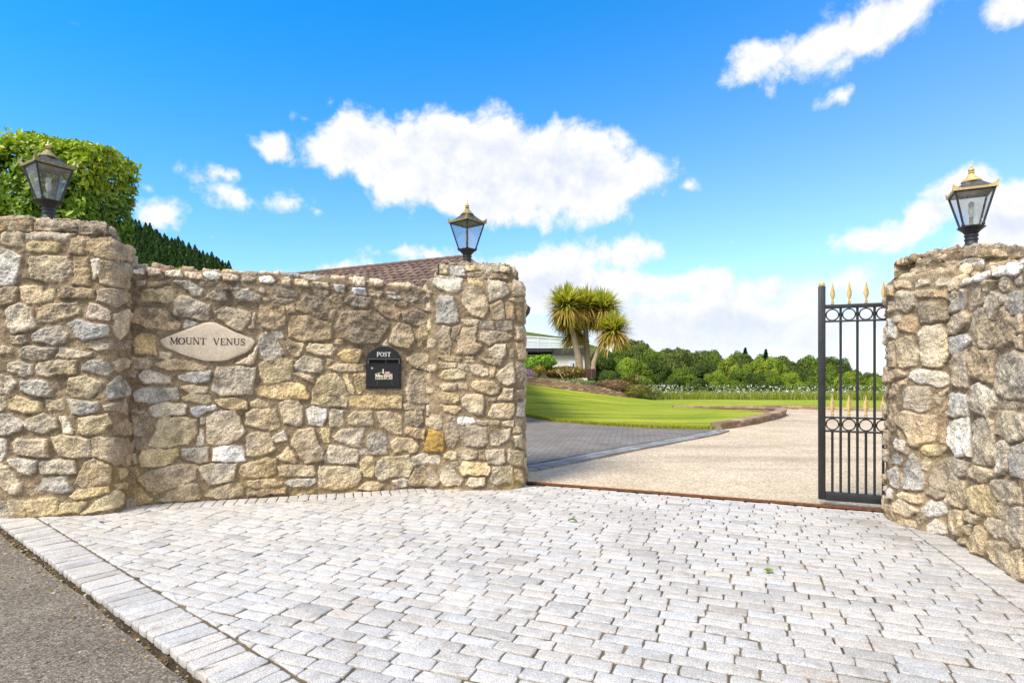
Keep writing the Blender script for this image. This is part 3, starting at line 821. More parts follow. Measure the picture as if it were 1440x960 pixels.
def weather(C, U, S, top, seed, low=.25, toplen=.55, keep=None):
    """dark lichen and soot towards the top of the masonry, yellow lichen near the ground, in patches of their own"""
    n = fbm(U*5, S*7, 5, seed+3); n2 = fbm(U*3+7, S*3, 4, seed+4); n3 = fbm(U*26, S*26, 4, seed+8)
    k = np.clip((S-(top-toplen))/toplen, 0, 1); dk = np.clip((n-.60+k*.27)*4.5, 0, 1)*np.clip((n3-.28)*4, 0, 1)*.72
    if keep is not None: dk = dk*keep
    C = C*(1-dk[..., None])+np.array((.115, .092, .068))*dk[..., None]
    wl = np.clip((fbm(U*34, S*34, 3, seed+14)-.66)*9, 0, 1)*np.clip((n2-.40)*4, 0, 1)*k*.5
    C = C*(1-wl[..., None])+np.array((.52, .50, .45))*wl[..., None]
    g = np.clip((.75-S)/.75, 0, 1); yl = np.clip((n2-.54+g*.12)*5, 0, 1)*.35*(g > 0)*g
    C = C*(1-yl[..., None])+np.array((.42, .30, .07))*yl[..., None]
    return C
def grid_mesh(name, P, H, C, wrap):
    """displace the sheet along its normals and link it up"""
    ns, nu, _ = P.shape
    du = np.empty_like(P); dsv = np.gradient(P, axis=0)
    if wrap:
        du = np.roll(P, -1, 1)-np.roll(P, 1, 1)
    else: du = np.gradient(P, axis=1)
    N = np.cross(du, dsv); l = np.linalg.norm(N, axis=2, keepdims=True); N = N/np.maximum(l, 1e-9)
    V = P+N*H[..., None]
    idx = np.arange(ns*nu).reshape(ns, nu)
    a = idx[:-1]; b = idx[1:]
    if wrap: a2, b2 = np.roll(a, -1, 1), np.roll(b, -1, 1); Fq = np.stack([a, a2, b2, b], -1).reshape(-1, 4)
    else: Fq = np.stack([a[:, :-1], a[:, 1:], b[:, 1:], b[:, :-1]], -1).reshape(-1, 4)
    return fmesh(name, V.reshape(-1, 3), Fq, C.reshape(-1, 3), True)
def spaced(a, b, lo, hi, fine, coarse):
    """parameter values, fine between lo and hi"""
    out = [a]
    while out[-1] < b: out.append(out[-1]+(fine if lo-coarse < out[-1] < hi else coarse))
    out[-1] = b; return np.array(out)
def path_pn(key, u):
    uu, Q = PATHS[key]; p = np.stack([np.interp(u, uu, Q[:, 0]), np.interp(u, uu, Q[:, 1])], -1)
    e = .02; L = uu[-1]
    def q(t):
        if key in PIL: t = np.mod(t, L)
        return np.stack([np.interp(t, uu, Q[:, 0]), np.interp(t, uu, Q[:, 1])], -1)
    d = q(u+e)-q(u-e); d /= np.linalg.norm(d, axis=-1, keepdims=True)
    return p, np.stack([d[..., 1], -d[..., 0]], -1), d
def pillar(key, vis, seed, label, fine=.0065):
    hs, hc, ins = PIL[key]; L = PATHS[key][0][-1]
    us = spaced(0, L, vis[0], vis[1], fine, .03)[:-1]
    s_end = hc+ins+.75; ss = np.concatenate([np.arange(-.06, hc+ins+.18, fine), np.linspace(hc+ins+.2, s_end, 12)])
    H, C, best, U, S = stone_field(us, ss, STONES[key], (vis[0], vis[1], 0, hc+ins+.6), seed)
    C = weather(C, U, S, hc+ins, seed)
    p, n, _ = path_pn(key, us)
    off = np.interp(ss, [0, .3, hs-.03, hs, hs+ins, hs+ins+.02, hc+ins-.03, hc+ins], [-.02, 0, 0, .015, ins, ins, ins+.005, ins+.02])
    zz = np.interp(ss, [-.06, hs-.02, hs+.0, hs+ins, hs+ins+.001, hc+ins-.02, hc+ins, hc+ins+.12, s_end], [-.06, hs-.02, hs+.01, hs+.035, hs+.036, hc-.015, hc, hc+.018, hc+.055])
    t = np.clip((ss-(hc+ins))/(s_end-(hc+ins)), 0, 1)
    cen = p.mean(0)
    # the shoulder is uneven
    P = np.zeros((len(ss), len(us), 3))
    for j in range(len(ss)):
        q = p-n*off[j]; q = q+(cen-q)*t[j]
        P[j, :, :2] = q; P[j, :, 2] = zz[j]
    wav = (fbm(U*2.3, S*.6, 3, seed+2)-.5)*.05*np.clip((S-hs+.25)/.3, 0, 1)*(1-t[:, None])
    P[..., 2] += wav
    H = H*(1-np.clip((t-.75)*4, 0, 1))[:, None]
    me = grid_mesh('gate_pillar', P, H, C, True)
    o = link('gate_pillar', me, MAT['stone']); tag(o, label, 'gate pillar'); return o
def wall(key, vis, top, hf, thick, seed, label, fine=.0065):
    """top(u) gives the height of the front face; a rounded coping of small stones on it"""
    L = PATHS[key][0][-1]; us = np.arange(0, L, fine)
    arc = .16; s_end = hf+arc+thick+.1
    ss = np.concatenate([np.arange(-.06, hf+arc+.18, fine), np.linspace(hf+arc+.2, s_end, 8), np.linspace(s_end+.2, s_end+hf, 6)])
    H, C, best, U, S = stone_field(us, ss, STONES[key], (vis[0], vis[1], 0, hf+arc+.25), seed, hf+.012)
    C = weather(C, U, S, hf, seed, toplen=.7, keep=(1-.8*np.clip((S-hf)/.03, 0, 1)*(best < 0))*(.45 if key == 'WR' else 1))
    cop = np.clip((S-(hf+.03))/.03, 0, 1)*np.clip((fbm(U*4, S*9, 3, seed+77)-.46)*6, 0, 1)*(best > -.002)*.5*(np.clip(1.6-U, .15, 1) if key == 'WL' else .6)
    C = C*(1-cop[..., None])+np.array((.36, .17, .09))*cop[..., None]       # reddish bedding mortar along the coping
    p, n, _ = path_pn(key, us)
    off = np.interp(ss, [-.06, hf, hf+.07, hf+.11, hf+arc, hf+arc+thick*.6, s_end-.05, s_end, s_end+hf], [-.02, .0, .008, .03, .075, thick*.7, thick-.02, thick, thick])
    zz = np.interp(ss, [-.06, hf, hf+.07, hf+.11, hf+arc, hf+arc+thick*.6, s_end-.05, s_end, s_end+hf], [-.06, hf, hf+.066, hf+.092, hf+.105, hf+.11, hf+.06, hf, -.06])
    P = np.zeros((len(ss), len(us), 3)); sc_ = np.array([top(u) for u in us])/hf
    for j in range(len(ss)):
        P[j, :, :2] = p-n*off[j]; P[j, :, 2] = np.where(zz[j] > 0, zz[j]*sc_, zz[j])
    H = np.where((S > hf) & (best < 0), H*1.25+.006, H)
    me = grid_mesh('stone_wall', P, H, C, False)
    o = link('stone_wall', me, MAT['stone']); tag(o, label, 'stone wall'); return o
WL_TOP = lambda u: float(np.interp(u, [.2, .9, 1.6, 2.2, 2.7, 3.2], [2.035, 2.04, 2.04, 2.01, 1.965, 1.95]))
WR_TOP = lambda u: float(np.interp(u, [0, .4, 1.0, 1.5, 3.8], [1.74, 1.745, 1.755, 1.75, 1.72]))
pillar('PL', (.75, 2.1), 11, 'broad rubble stone gate pillar in front of the laurel hedge, tallest of the three')
pillar('PM', (0.0, 1.7), 23, 'rubble stone gate pillar at the end of the name wall, right of the post box')
pillar('PR', (0.0, 1.5), 37, 'rounded rubble stone gate pillar beside the black iron gate')
wall('WL', (.2, 3.1), WL_TOP, 2.06, .42, 41, 'tan rubble stone wall carrying the house name stone and the post box')
wall('WR', (.3, 1.45), WR_TOP, 1.75, .42, 53, 'rubble stone wall with large grey and white stones sweeping forward right of the gate', .006)

# ------------------------------------------------------------------ name stone, lettering, post box
def wall_frame(u, z, out=0.0):
    p, n, d = path_pn('WL', np.array([u])); p = p[0]-0; n = n[0]; d = d[0]
    return Vector((p[0]+n[0]*out, p[1]+n[1]*out, z)), Vector((d[0], d[1], 0)), Vector((n[0], n[1], 0))
def arcp(cx, cy, rx, ry, a0, a1, n=10):
    return [(cx+rx*math.cos(R(a0+(a1-a0)*i/n)), cy+ry*math.sin(R(a0+(a1-a0)*i/n))) for i in range(n+1)]
# strokes: (points, thickness) in a box 0..w x 0..1
TH, TN, TS = .17, .085, .07
def serif(x, y, w=.26): return ([(x-w/2, y), (x+w/2, y)], TS)
GL = {
 'M': (1.02, [([(.14, 0), (.14, 1)], TN), ([(.88, 0), (.88, 1)], TH), ([(.16, 1), (.5, .1)], TH), ([(.5, .1), (.86, 1)], TN), serif(.14, .03), serif(.88, .03, .32), serif(.08, .97, .2), serif(.92, .97, .22)]),
 'O': (.92, [(arcp(.46, .5, .37, .46, 60, 120, 6), TN), (arcp(.46, .5, .37, .46, 120, 240), TH), (arcp(.46, .5, .37, .46, 240, 300, 6), TN), (arcp(.46, .5, .37, .46, -60, 60), TH)]),
 'U': (.94, [([(.2, 1), (.2, .35)], TH), (arcp(.47, .35, .27, .31, 180, 360), .11), ([(.74, .35), (.74, 1)], TN), serif(.2, .97, .32), serif(.76, .97, .26)]),
 'N': (.96, [([(.17, 0), (.17, 1)], TN), ([(.79, 0), (.79, 1)], TN), ([(.17, 1), (.79, .02)], TH), serif(.17, .03), serif(.13, .97, .22), serif(.79, .97)]),
 'T': (.84, [([(.42, 0), (.42, 1)], TH), ([(.06, .96), (.78, .96)], TN), ([(.09, .98), (.07, .76)], TS), ([(.75, .98), (.77, .76)], TS), serif(.42, .03, .36)]),
 'V': (.94, [([(.14, 1), (.47, .02)], TH), ([(.47, .02), (.78, 1)], TN), serif(.14, .97, .3), serif(.8, .97, .26)]),
 'E': (.80, [([(.2, 0), (.2, 1)], TH), ([(.1, .04), (.7, .04)], TN), ([(.1, .96), (.66, .96)], TN), ([(.2, .52), (.52, .52)], TN), ([(.69, .02), (.71, .24)], TS), ([(.65, .98), (.66, .78)], TS), ([(.52, .42), (.52, .62)], TS)]),
 'S': (.76, [(arcp(.38, .74, .24, .22, 20, 200), TN+.02), ([(.155, .67), (.3, .55), (.5, .45), (.6, .32)], TH), (arcp(.37, .27, .24, .23, 10, -165), TN+.02), ([(.61, .98), (.62, .76)], TS), ([(.12, .02), (.13, .26)], TS)]),
 'P': (.80, [([(.2, 0), (.2, 1)], TH), ([(.2, .96), (.45, .96)], TN), (arcp(.45, .72, .22, .24, 90, -90), TH*.9), ([(.2, .48), (.45, .48)], TN), serif(.2, .03, .36), serif(.14, .97, .2)]),
}
def letters(text, h, width, o, tx, nrm, depth, wob=0.0):
    """mesh builder of raised or inlaid serif capitals centred on o"""
    mb = MB(); adv = sum((GL[c][0] if c != ' ' else .85) for c in text); k = width/adv; x = -width/2; rr = random.Random(4)
    up = Vector((0, 0, 1))
    for ch in text:
        if ch == ' ': x += .85*k; continue
        w, st = GL[ch]; dy = rr.uniform(-wob, wob)
        for pts, th in st:
            for a, b in zip(pts[:-1], pts[1:]):
                A = Vector((x+a[0]*k, a[1]*h-h/2+dy)); B = Vector((x+b[0]*k, b[1]*h-h/2+dy)); d = (B-A); l = d.length
                if l < 1e-6: continue
                d /= l; e = Vector((-d.y, d.x))*(th*h*.5); A -= d*th*h*.12; B += d*th*h*.12
                q = [A+e, A-e, B-e, B+e]
                vs = [o+tx*p.x+up*p.y+nrm*z for z in (0, depth) for p in q]
                mb.add(vs, [(0, 1, 2, 3), (4, 7, 6, 5), (0, 4, 5, 1), (1, 5, 6, 2), (2, 6, 7, 3), (3, 7, 4, 0)])
        x += w*k
    return mb
traced_x = [ln.split()[1:] for ln in STONES['WL'].strip().split('\n') if ln.startswith('X')]
ns = [tuple(int(q)/1000 for q in a.split(',')) for a in traced_x[0]]
cu = sum(p[0] for p in ns)/len(ns); cz = sum(p[1] for p in ns)/len(ns)
o0, tx, nr = wall_frame(cu, cz)
root = empty('name_stone', o0); tag(root, 'lozenge shaped pale stone engraved MOUNT VENUS, set in the rubble wall', 'name stone')
def build_name_stone():
    loc = [Vector((p[0]-cu, p[1]-cz)) for p in ns]
    # corner-rounded dense outline
    pts = []
    n = len(loc)
    for i in range(n):
        a, b, c = loc[i-1], loc[i], loc[(i+1) % n]
        k1 = .27; p0 = b+(a-b)*k1; p2 = b+(c-b)*k1
        pts += [p0*(1-t)**2+b*2*t*(1-t)+p2*t*t for t in (0, .25, .5, .75, 1)]
    rr = random.Random(8); dense = []
    for i in range(len(pts)):
        a, b = pts[i], pts[(i+1) % len(pts)]; m = max(1, int((b-a).length/.02))
        for j in range(m):
            q = a+(b-a)*(j/m); dense.append(q*(1+rr.uniform(-.010, .010)))
    N = len(dense); vs = []; fs = []
    rings = [(1.0, -.03), (1.0, .016), (.985, .025), (.96, .031), (.90, .0335), (.6, .034), (.3, .034)]
    for s_, d_ in rings:
        for q in dense: vs.append(tx*q.x*s_+Vector((0, 0, q.y*s_))+nr*(d_+(rr.uniform(-.0012, .0012) if d_ > 0 else 0)))
    for r_ in range(len(rings)-1):
        for i in range(N): fs.append((r_*N+i, r_*N+(i+1) % N, (r_+1)*N+(i+1) % N, (r_+1)*N+i))
    vs.append(nr*.034); c = len(vs)-1; b = (len(rings)-1)*N
    for i in range(N): fs.append((b+i, b+(i+1) % N, c))
    mb = MB(); mb.add(vs, fs, (.70, .585, .445))
    return mb.build('slab', MAT['plaque'], root, True, 35)
build_name_stone()
# text sits a little above the middle of the slab: centre measured on the wall
MVc = (0.847, 1.479)
oL = tx*(MVc[0]-cu)+Vector((0, 0, MVc[1]-cz))+nr*.0336
lp = m_plain('letter_paint', (.07, .055, .04), .8, 0, .5, 90)
adv = lambda t: sum(GL[c][0] if c != ' ' else .85 for c in t)
k_ = .625/adv('MOUNT VENUS'); w1, w2 = adv('MOUNT')*k_, adv('VENUS')*k_
letters('MOUNT', .062, w1, oL+tx*(-.3125+w1/2), tx, nr, .0018, .002).build('lettering', lp, root)
letters('VENUS', .062, w2, oL+tx*(.3125-w2/2), tx, nr, .0018, .002).build('lettering', lp, root)

def build_post_box():
    u0, z0 = 2.443, 1.027          # centre of the bottom edge
    o, tx, nr = wall_frame(u0, z0, -.012)
    root = empty('post_box', o); tag(root, 'black arched wall post box with a POST heading and a mail coach emblem', 'post box')
    W, Ht = .345, .425
    def outline(w, h, n=18):
        r = w/2; hz = h-r*.86
        return [(-w/2, 0), (w/2, 0)]+[(r*math.cos(R(a)), hz+r*.86*math.sin(R(a))) for a in np.linspace(0, 180, n)]
    def slab(name, ol, d0, d1, m, bev=.004):
        vs = []; N = len(ol); cx = 0; cy = sum(p[1] for p in ol)/N
        for (k, d) in ((1, d0), (1, d1-bev), (None, d1)):
            for x, y in ol:
                if k is None:
                    v = Vector((x-cx, y-cy)); l = v.length; v = v*((l-bev)/l); X, Y = cx+v.x, cy+v.y
                else: X, Y = x, y
                vs.append(tx*X+Vector((0, 0, Y))+nr*d)
        fs = [tuple(range(N))[::-1], tuple(2*N+i for i in range(N))]
        for r_ in (0, 1):
            for i in range(N): fs.append((r_*N+i, r_*N+(i+1) % N, (r_+1)*N+(i+1) % N, (r_+1)*N+i))
        return MB().add(vs, fs).build(name, m, root, True, 25)
    blk = m_plain('post_box_black', (.013, .013, .014), .35, 0, .3, 40, .5, .1, 150)
    slab('body', outline(W, Ht), -.04, .040, blk)
    # raised rim of the flap and door
    def fb(name, x0, x1, z0_, z1, d0, d1, m, par=root):
        vs = [tx*x+Vector((0, 0, z))+nr*d for d in (d0, d1) for z in (z0_, z1) for x in (x0, x1)]
        return MB().add(vs, [(0, 2, 3, 1), (4, 5, 7, 6), (0, 1, 5, 4), (2, 6, 7, 3), (0, 4, 6, 2), (1, 3, 7, 5)]).build(name, m, par)
    door = fb('door', -.150, .150, .018, .245, .040, .047, blk)
    slot_m = m_plain('slot_dark', (.003, .003, .003), .9, 0, .1)
    hood_m = m_plain('hood_grey', (.10, .10, .105), .4, .2, .25, 50)
    slot = fb('mail_slot', -.140, .140, .258, .292, .038, .0425, slot_m)
    mb = MB()
    for d in ((-.155, .155, .292, .302, .040, .066), (-.158, -.146, .250, .302, .040, .060), (.146, .158, .250, .302, .040, .060), (.018, .024, .258, .292, .040, .05)):
        vs = [tx*x+Vector((0, 0, z))+nr*q for q in d[4:] for z in d[2:4] for x in d[:2]]
        mb.add(vs, [(0, 2, 3, 1), (4, 5, 7, 6), (0, 1, 5, 4), (2, 6, 7, 3), (0, 4, 6, 2), (1, 3, 7, 5)])
    mb.build('slot_hood', hood_m, root)
    letters('POST', .044, .140, Vector((0, 0, .345))+nr*.0402, tx, nr, .003).build('lettering', MAT['white'], root)
    # lock
    mb = MB(); vs = []; n = 14
    for d in (.046, .053):
        for i in range(n): vs.append(tx*(-.115+.011*math.cos(2*math.pi*i/n))+Vector((0, 0, .205+.011*math.sin(2*math.pi*i/n)))+nr*d)
    mb.add(vs, [tuple(range(n))[::-1], tuple(range(n, 2*n))]+[(i, (i+1) % n, n+(i+1) % n, n+i) for i in range(n)])
    mb.build('lock', m_plain('lock_steel', (.55, .55, .53), .35, .8, .1), door)
    # mail coach relief: coach body, roof load, driver, reins, two horses and turf line
    em = MB()
    def pl(pts, d, col):
        N = len(pts); vs = [tx*x+Vector((0, 0, z))+nr*q for q in (.0465, d) for x, z in pts]
        em.add(vs, [tuple(range(N))[::-1], tuple(range(N, 2*N))]+[(i, (i+1) % N, N+(i+1) % N, N+i) for i in range(N)], col)
    cr, pk, gn, bw = (.72, .66, .5), (.55, .36, .33), (.42, .5, .2), (.25, .2, .17)
    pl([(-.085, .092), (.088, .092), (.088, .1), (-.085, .1)], .050, gn)
    pl([(.005, .112), (.078, .112), (.086, .135), (.084, .150), (.0, .150), (-.004, .13)], .0535, pk)
    pl([(.008, .151), (.062, .151), (.062, .172), (.012, .172)], .052, bw)
    pl([(.016, .156), (.055, .156), (.055, .165), (.016, .165)], .0535, cr)
    for cx_, r_ in ((.014, .016), (.068, .018)):
        pl(arcp(cx_, .114, r_, r_, 0, 340, 12), .0545, cr); pl(arcp(cx_, .114, r_*.6, r_*.6, 0, 340, 10), .055, bw)
    pl([(-.012, .150), (.0, .150), (.002, .172), (-.006, .182), (-.014, .172)], .052, cr); pl(arcp(-.007, .189, .008, .008, 0, 330, 8), .052, cr)
    pl([(-.068, .150), (-.012, .163), (-.012, .166), (-.068, .155)], .0505, cr)
    for dx in (0, .028):
        pl([(-.082+dx, .122), (-.04+dx, .120), (-.036+dx, .132), (-.066+dx, .136), (-.074+dx, .152), (-.084+dx, .146), (-.088+dx, .140), (-.078+dx, .136)], .052+dx*.03, cr)
        for lx in (-.078, -.064, -.048, -.040): pl([(lx+dx-.004, .101), (lx+dx, .101), (lx+dx+.003, .122), (lx+dx-.004, .122)], .0515, cr)
    em.build('emblem', MAT['vc'], root)
    for x in (-.06, .075): MB().tube([tx*x+Vector((0, 0, .088))+nr*.049, tx*(x*1.12)+Vector((0, 0, .03))+nr*.049], .0022, 5).build('emblem_scroll', hood_m, root)
build_post_box()
# ------------------------------------------------------------------ lanterns
def lantern(loc, rz, sc_, label, clean=False):
    root = empty('gate_lantern', loc, rz); root.scale = (sc_*.81, sc_*.81, sc_)
    tag(root, label, 'lantern', 'lanterns on the gate pillars')
    gold = MAT['gold'] if clean else MAT['gold_worn']
    mb = MB(); mb.lathe([(.062, -.03), (.062, .012), (.052, .02), (.046, .03), (.046, .055), (.052, .058), (.052, .068), (.046, .071), (.046, .088), (.053, .091), (.053, .102), (.047, .106), (.050, .115), (.066, .135), (.092, .158), (.104, .166)], 28, k=1.2)
    mb.build('base', MAT['lamp_iron'], root, True, 50)
    def sq(r, z, off=45): return [(r*math.cos(R(off+90*i)), r*math.sin(R(off+90*i)), z) for i in range(4)]
    z0, z1, r0, r1 = .178, .462, .116, .232       # half diagonals of glass body
    mb = MB(); a = sq(.128, .160); b = sq(.128, .180); c = sq(.112, .181)
    mb.add(a+b+c, [(3, 2, 1, 0), (8, 9, 10, 11)]+[(i, (i+1) % 4, 4+(i+1) % 4, 4+i) for i in range(4)]+[(4+i, 4+(i+1) % 4, 8+(i+1) % 4, 8+i) for i in range(4)])
    for i in range(4):
        A, B = Vector(sq(r0, z0)[i]), Vector(sq(r1, z1)[i]); mb.tube([A, B], .0105, 6)
        mb.lathe([(.004, 0), (.014, .006), (.016, .018), (.012, .03)], 10, (A.x*1.03, A.y*1.03, z0-.012))
    for r_, z_ in ((r1, z1),):
        for i in range(4): mb.tube([sq(r_, z_)[i], sq(r_, z_)[(i+1) % 4]], .009, 6)
    mb.build('frame', MAT['lamp_iron'], root, True, 50)
    for i in range(4):
        p = [Vector(sq(r0*.985, z0+.003)[i]), Vector(sq(r0*.985, z0+.003)[(i+1) % 4]), Vector(sq(r1*.985, z1-.003)[(i+1) % 4]), Vector(sq(r1*.985, z1-.003)[i])]
        nrm = (p[1]-p[0]).cross(p[2]-p[0]).normalized()*.0015
        MB().add([q+nrm for q in p]+[q-nrm for q in p], [(0, 1, 2, 3), (7, 6, 5, 4), (0, 4, 5, 1), (1, 5, 6, 2), (2, 6, 7, 3), (3, 7, 4, 0)]).build('glass_pane', MAT['glass'], root)
    # roof: concave hip
    mb = MB(); prof = [(.255, .470), (.250, .478), (.205, .498), (.155, .522), (.110, .548), (.092, .560)]; vs = []; fs = []
    for r_, z_ in prof: vs += sq(r_, z_)
    for j in range(len(prof)-1):
        for i in range(4): fs.append((j*4+i, j*4+(i+1) % 4, (j+1)*4+(i+1) % 4, (j+1)*4+i))
    fs += [(3, 2, 1, 0), tuple(4*(len(prof)-1)+i for i in range(4))]
    mb.add(vs, fs); mb.build('roof', m_plain('lamp_roof', (.085, .078, .08), .5, .1, .4, 25) if not hasattr(lantern, 'rm') else lantern.rm, root)
    # eaves with turned-up corners
    mb = MB()
    for i in range(4):
        A = Vector(sq(.255, .474)[i]); B = Vector(sq(.255, .474)[(i+1) % 4]); seg = 14; out = ((A+B)/2); out.z = 0; out.normalize()
        vs = []; fs = []
        for k in range(seg+1):
            t = k/seg; q = A.lerp(B, t); e = max(0, abs(t-.5)*2-.55)/.45; up = .036*e*e
            w = 1+.045*e*e; q2 = Vector((q.x*w, q.y*w, q.z))
            vs += [q2+Vector((0, 0, -.008)), q2+Vector((0, 0, .010+up))+out*.004, q2-out*.010+Vector((0, 0, .010+up)), q2-out*.010+Vector((0, 0, -.008))]
        for k in range(seg):
            for j in range(4): fs.append((k*4+j, k*4+(j+1) % 4, (k+1)*4+(j+1) % 4, (k+1)*4+j))
        fs += [(3, 2, 1, 0), tuple(seg*4+j for j in range(4))]; mb.add(vs, fs)
    mb.build('eaves_trim', gold, root, True, 30)
    mb = MB(); mb.lathe([(.070, .556), (.088, .558), (.090, .566), (.076, .578), (.055, .594), (.038, .612), (.024, .628), (.020, .632), (.030, .637), (.030, .641)], 24)
    mb.build('cap', gold, root, True, 40)
    mb = MB(); mb.lathe([(.012, .640), (.014, .646), (.026, .655), (.029, .664), (.024, .673), (.013, .680), (.011, .684), (.014, .688), (.010, .694), (.004, .712), (.002, .724)], 18)
    mb.build('finial', MAT['gold'], root, True, 40)
    mb = MB(); mb.lathe([(.018, .181), (.018, .25), (.022, .255), (.014, .26)], 14); mb.build('bulb_holder', m_plain('holder', (.35, .34, .32), .6) if not hasattr(lantern, 'hm') else lantern.hm, root, True)
    mb = MB(); mb.lathe([(.012, .258), (.020, .275), (.027, .30), (.024, .325), (.02, .34), (.026, .352), (.026, .372), (.016, .386), (.004, .39)], 16); mb.build('bulb', lantern.bm, root, True)
    return root
lantern.rm = m_plain('lamp_roof', (.085, .078, .08), .5, .1, .4, 25); lantern.hm = m_plain('bulb_holder', (.35, .34, .32), .6)
lantern.bm = m_plain('bulb_glass', (.75, .75, .72), .25)
lantern((-4.14, 5.08, 2.545), R(59), 1.0, 'weathered black lantern with a dull roof in front of the laurel hedge')
lantern((-.492, 6.25, 2.365), R(49), .985, 'black lantern with a bar facing forward on the pillar right of the post box')
lantern((3.645, 4.515, 2.185), R(-28), .92, 'black lantern with bright gold trim on the rounded pillar beside the iron gate', True)

# ------------------------------------------------------------------ sliding gate and its track
G0 = Vector((.13, 6.11, 0)); GD = Vector((.9255, -.3787, 0)); GM = Vector((.3787, .9255, 0)); GA = math.atan2(GD.y, GD.x)
def gate():
    t0 = 2.800
    o = G0+GD*t0+GM*.03
    root = empty('iron_gate', o, GA); tag(root, 'black iron gate with gold spear points sliding behind the right pillar', 'gate')
    ir = MAT['iron']; Lg = 2.9
    def bx(name, x, z0, z1, w, d, par=root, bev=.002): return MB().box((x, 0, (z0+z1)/2), (w, d, z1-z0), 0, None, bev).build(name, ir, par, True, 30)
    post = bx('gate_post', .028, .065, 1.955, .055, .055)
    MB().lathe([(.012, 1.953), (.022, 1.957), (.026, 1.972), (.022, 1.988), (.012, 1.996), (.003, 1.999)], 16, (.028, 0, 0)).build('ball_finial', MAT['gold'], post, True)
    bx('bottom_rail', .056+Lg/2, .06, .135, Lg, .05)
    bx('top_rail', .056+Lg/2, 1.755, 1.79, Lg, .04)
    for z in (1.642, .793, .672): bx('rail', .056+Lg/2, z-.008, z+.008, Lg, .03)
    sp = .128; first = .056+sp*.93
    bars = []
    n = int((Lg-.1)/sp)
    bar = None; short = None; spear = None; ring = None
    def spearhead(par):
        mb = MB(); mb.lathe([(.008, 0), (.013, .004), (.013, .012), (.008, .016), (.012, .022), (.012, .03), (.007, .034), (.009, .046)], 12)
        vs = [(.010, 0, .046), (0, .010, .046), (-.010, 0, .046), (0, -.010, .046), (.024, 0, .088), (0, .014, .088), (-.024, 0, .088), (0, -.014, .088), (0, 0, .20)]
        mb.add(vs, [(3, 2, 1, 0)]+[(i, (i+1) % 4, 4+(i+1) % 4, 4+i) for i in range(4)]+[(4+i, 4+(i+1) % 4, 8) for i in range(4)])
        return mb.build('spear_finial', MAT['gold'], par, True, 30)
    bar0 = MB().tube([(0, 0, .135), (0, 0, 1.755)], .0105, 10).build('bar', ir, root, True)
    short0 = MB().tube([(0, 0, .135), (0, 0, .672)], .0105, 10).build('short_bar', ir, root, True)
    spear0 = spearhead(root); low0 = spear0
    ring0 = MB().torus((0, 0, 0), .049, .0058).build('ring', ir, root, True)
    def put(o, x, z=None, firstt=False):
        c = o if firstt else o.copy()
        if not firstt: COL.objects.link(c)
        c.location = (x, 0, 0 if z is None else z); return c
    fl = dict(b=True, s=True, sp=True, r=True)
    for i in range(n):
        x = first+i*sp; xm = x-sp/2
        put(bar0, x, None, fl['b']); fl['b'] = False
        put(short0, xm, None, fl['s']); fl['s'] = False
        put(spear0, xm+.002, 1.79, fl['sp']); fl['sp'] = False
        put(spear0, xm, .801)
        put(ring0, xm, 1.699, fl['r']); fl['r'] = False
        put(ring0, xm, .7325)
gate()
mb = MB(); o = G0+GM*.03
c0 = o-GD*.6; c1 = o+GD*6.6; mid = (c0+c1)/2
mb.box((mid.x, mid.y, .004), (7.2, .06, .006), GA); mb.box((mid.x, mid.y, .010), (7.2, .016, .014), GA)
tag(mb.build('gate_track', MAT['rust']), 'rusty orange steel gate track lying across the drive entrance', 'gate track')

# ------------------------------------------------------------------ ground sheets
def gz(x, y):
    y = np.asarray(y, float); x = np.asarray(x, float)
    return np.interp(y, [-50, 16, 22, 27, 40, 60, 100, 140, 400, 3000], [-.09, -.09, -.17, -.30, -.65, -2.8, -8.5, -10, -14, -20])
def m_ground(name, cols, scale=.5, fine=60, rough=.95, bs=.3, bscale=80, fvar=(.7, 1.3)):
    m, nt, p = mat(name)
    c = ramp(nt, noise(nt, scale, 6, .6), [(.3, cols[0]), (.5, cols[1]), (.7, cols[2])])
    c = mixrgb(nt, 'MULTIPLY', 1, c, ramp(nt, noise(nt, fine, 4, .75), [(.28, fvar[0]), (.72, fvar[1])]))
    nt.links.new(c, p.inputs['Base Color']); p.inputs['Roughness'].default_value = rough; p.inputs['Specular IOR Level'].default_value = .15
    bump(nt, p, noise(nt, bscale, 5, .7), bs, .02); return m
def sheet(name, X, Y, Z, m, kind='structure'):
    ny, nx = X.shape; idx = np.arange(nx*ny).reshape(ny, nx)
    Fq = np.stack([idx[:-1, :-1], idx[:-1, 1:], idx[1:, 1:], idx[1:, :-1]], -1).reshape(-1, 4)
    V = np.stack([X, Y, Z], -1).reshape(-1, 3)
    # face upwards
    a, b, c = V[Fq[0, 0]], V[Fq[0, 1]], V[Fq[0, 2]]
    if np.cross(b-a, c-a)[2] < 0: Fq = Fq[:, ::-1]
    o = link(name, fmesh(name, V, Fq, None, True), m); tag(o, kind=kind); return o
def ruled(A, B, nu, nv):
    """grid between two polylines of 3D points"""
    def rs(P):
        P = np.array(P, float); L = np.concatenate([[0], np.cumsum(np.linalg.norm(np.diff(P, axis=0), axis=1))]); L /= L[-1]
        t = np.linspace(0, 1, nu); return np.stack([np.interp(t, L, P[:, k]) for k in range(3)], 1)
    a, b = rs(A), rs(B); t = np.linspace(0, 1, nv)[:, None, None]
    G = a[None]*(1-t)+b[None]*t; return G[..., 0], G[..., 1], G[..., 2]
xs = np.concatenate([-np.geomspace(2500, 12, 40), np.linspace(-11, 40, 90), np.geomspace(42, 2500, 40)])
ys = np.concatenate([-np.geomspace(2500, 5, 20), np.linspace(-4, 60, 110), np.geomspace(62, 3000, 60)])
X, Y = np.meshgrid(xs, ys)
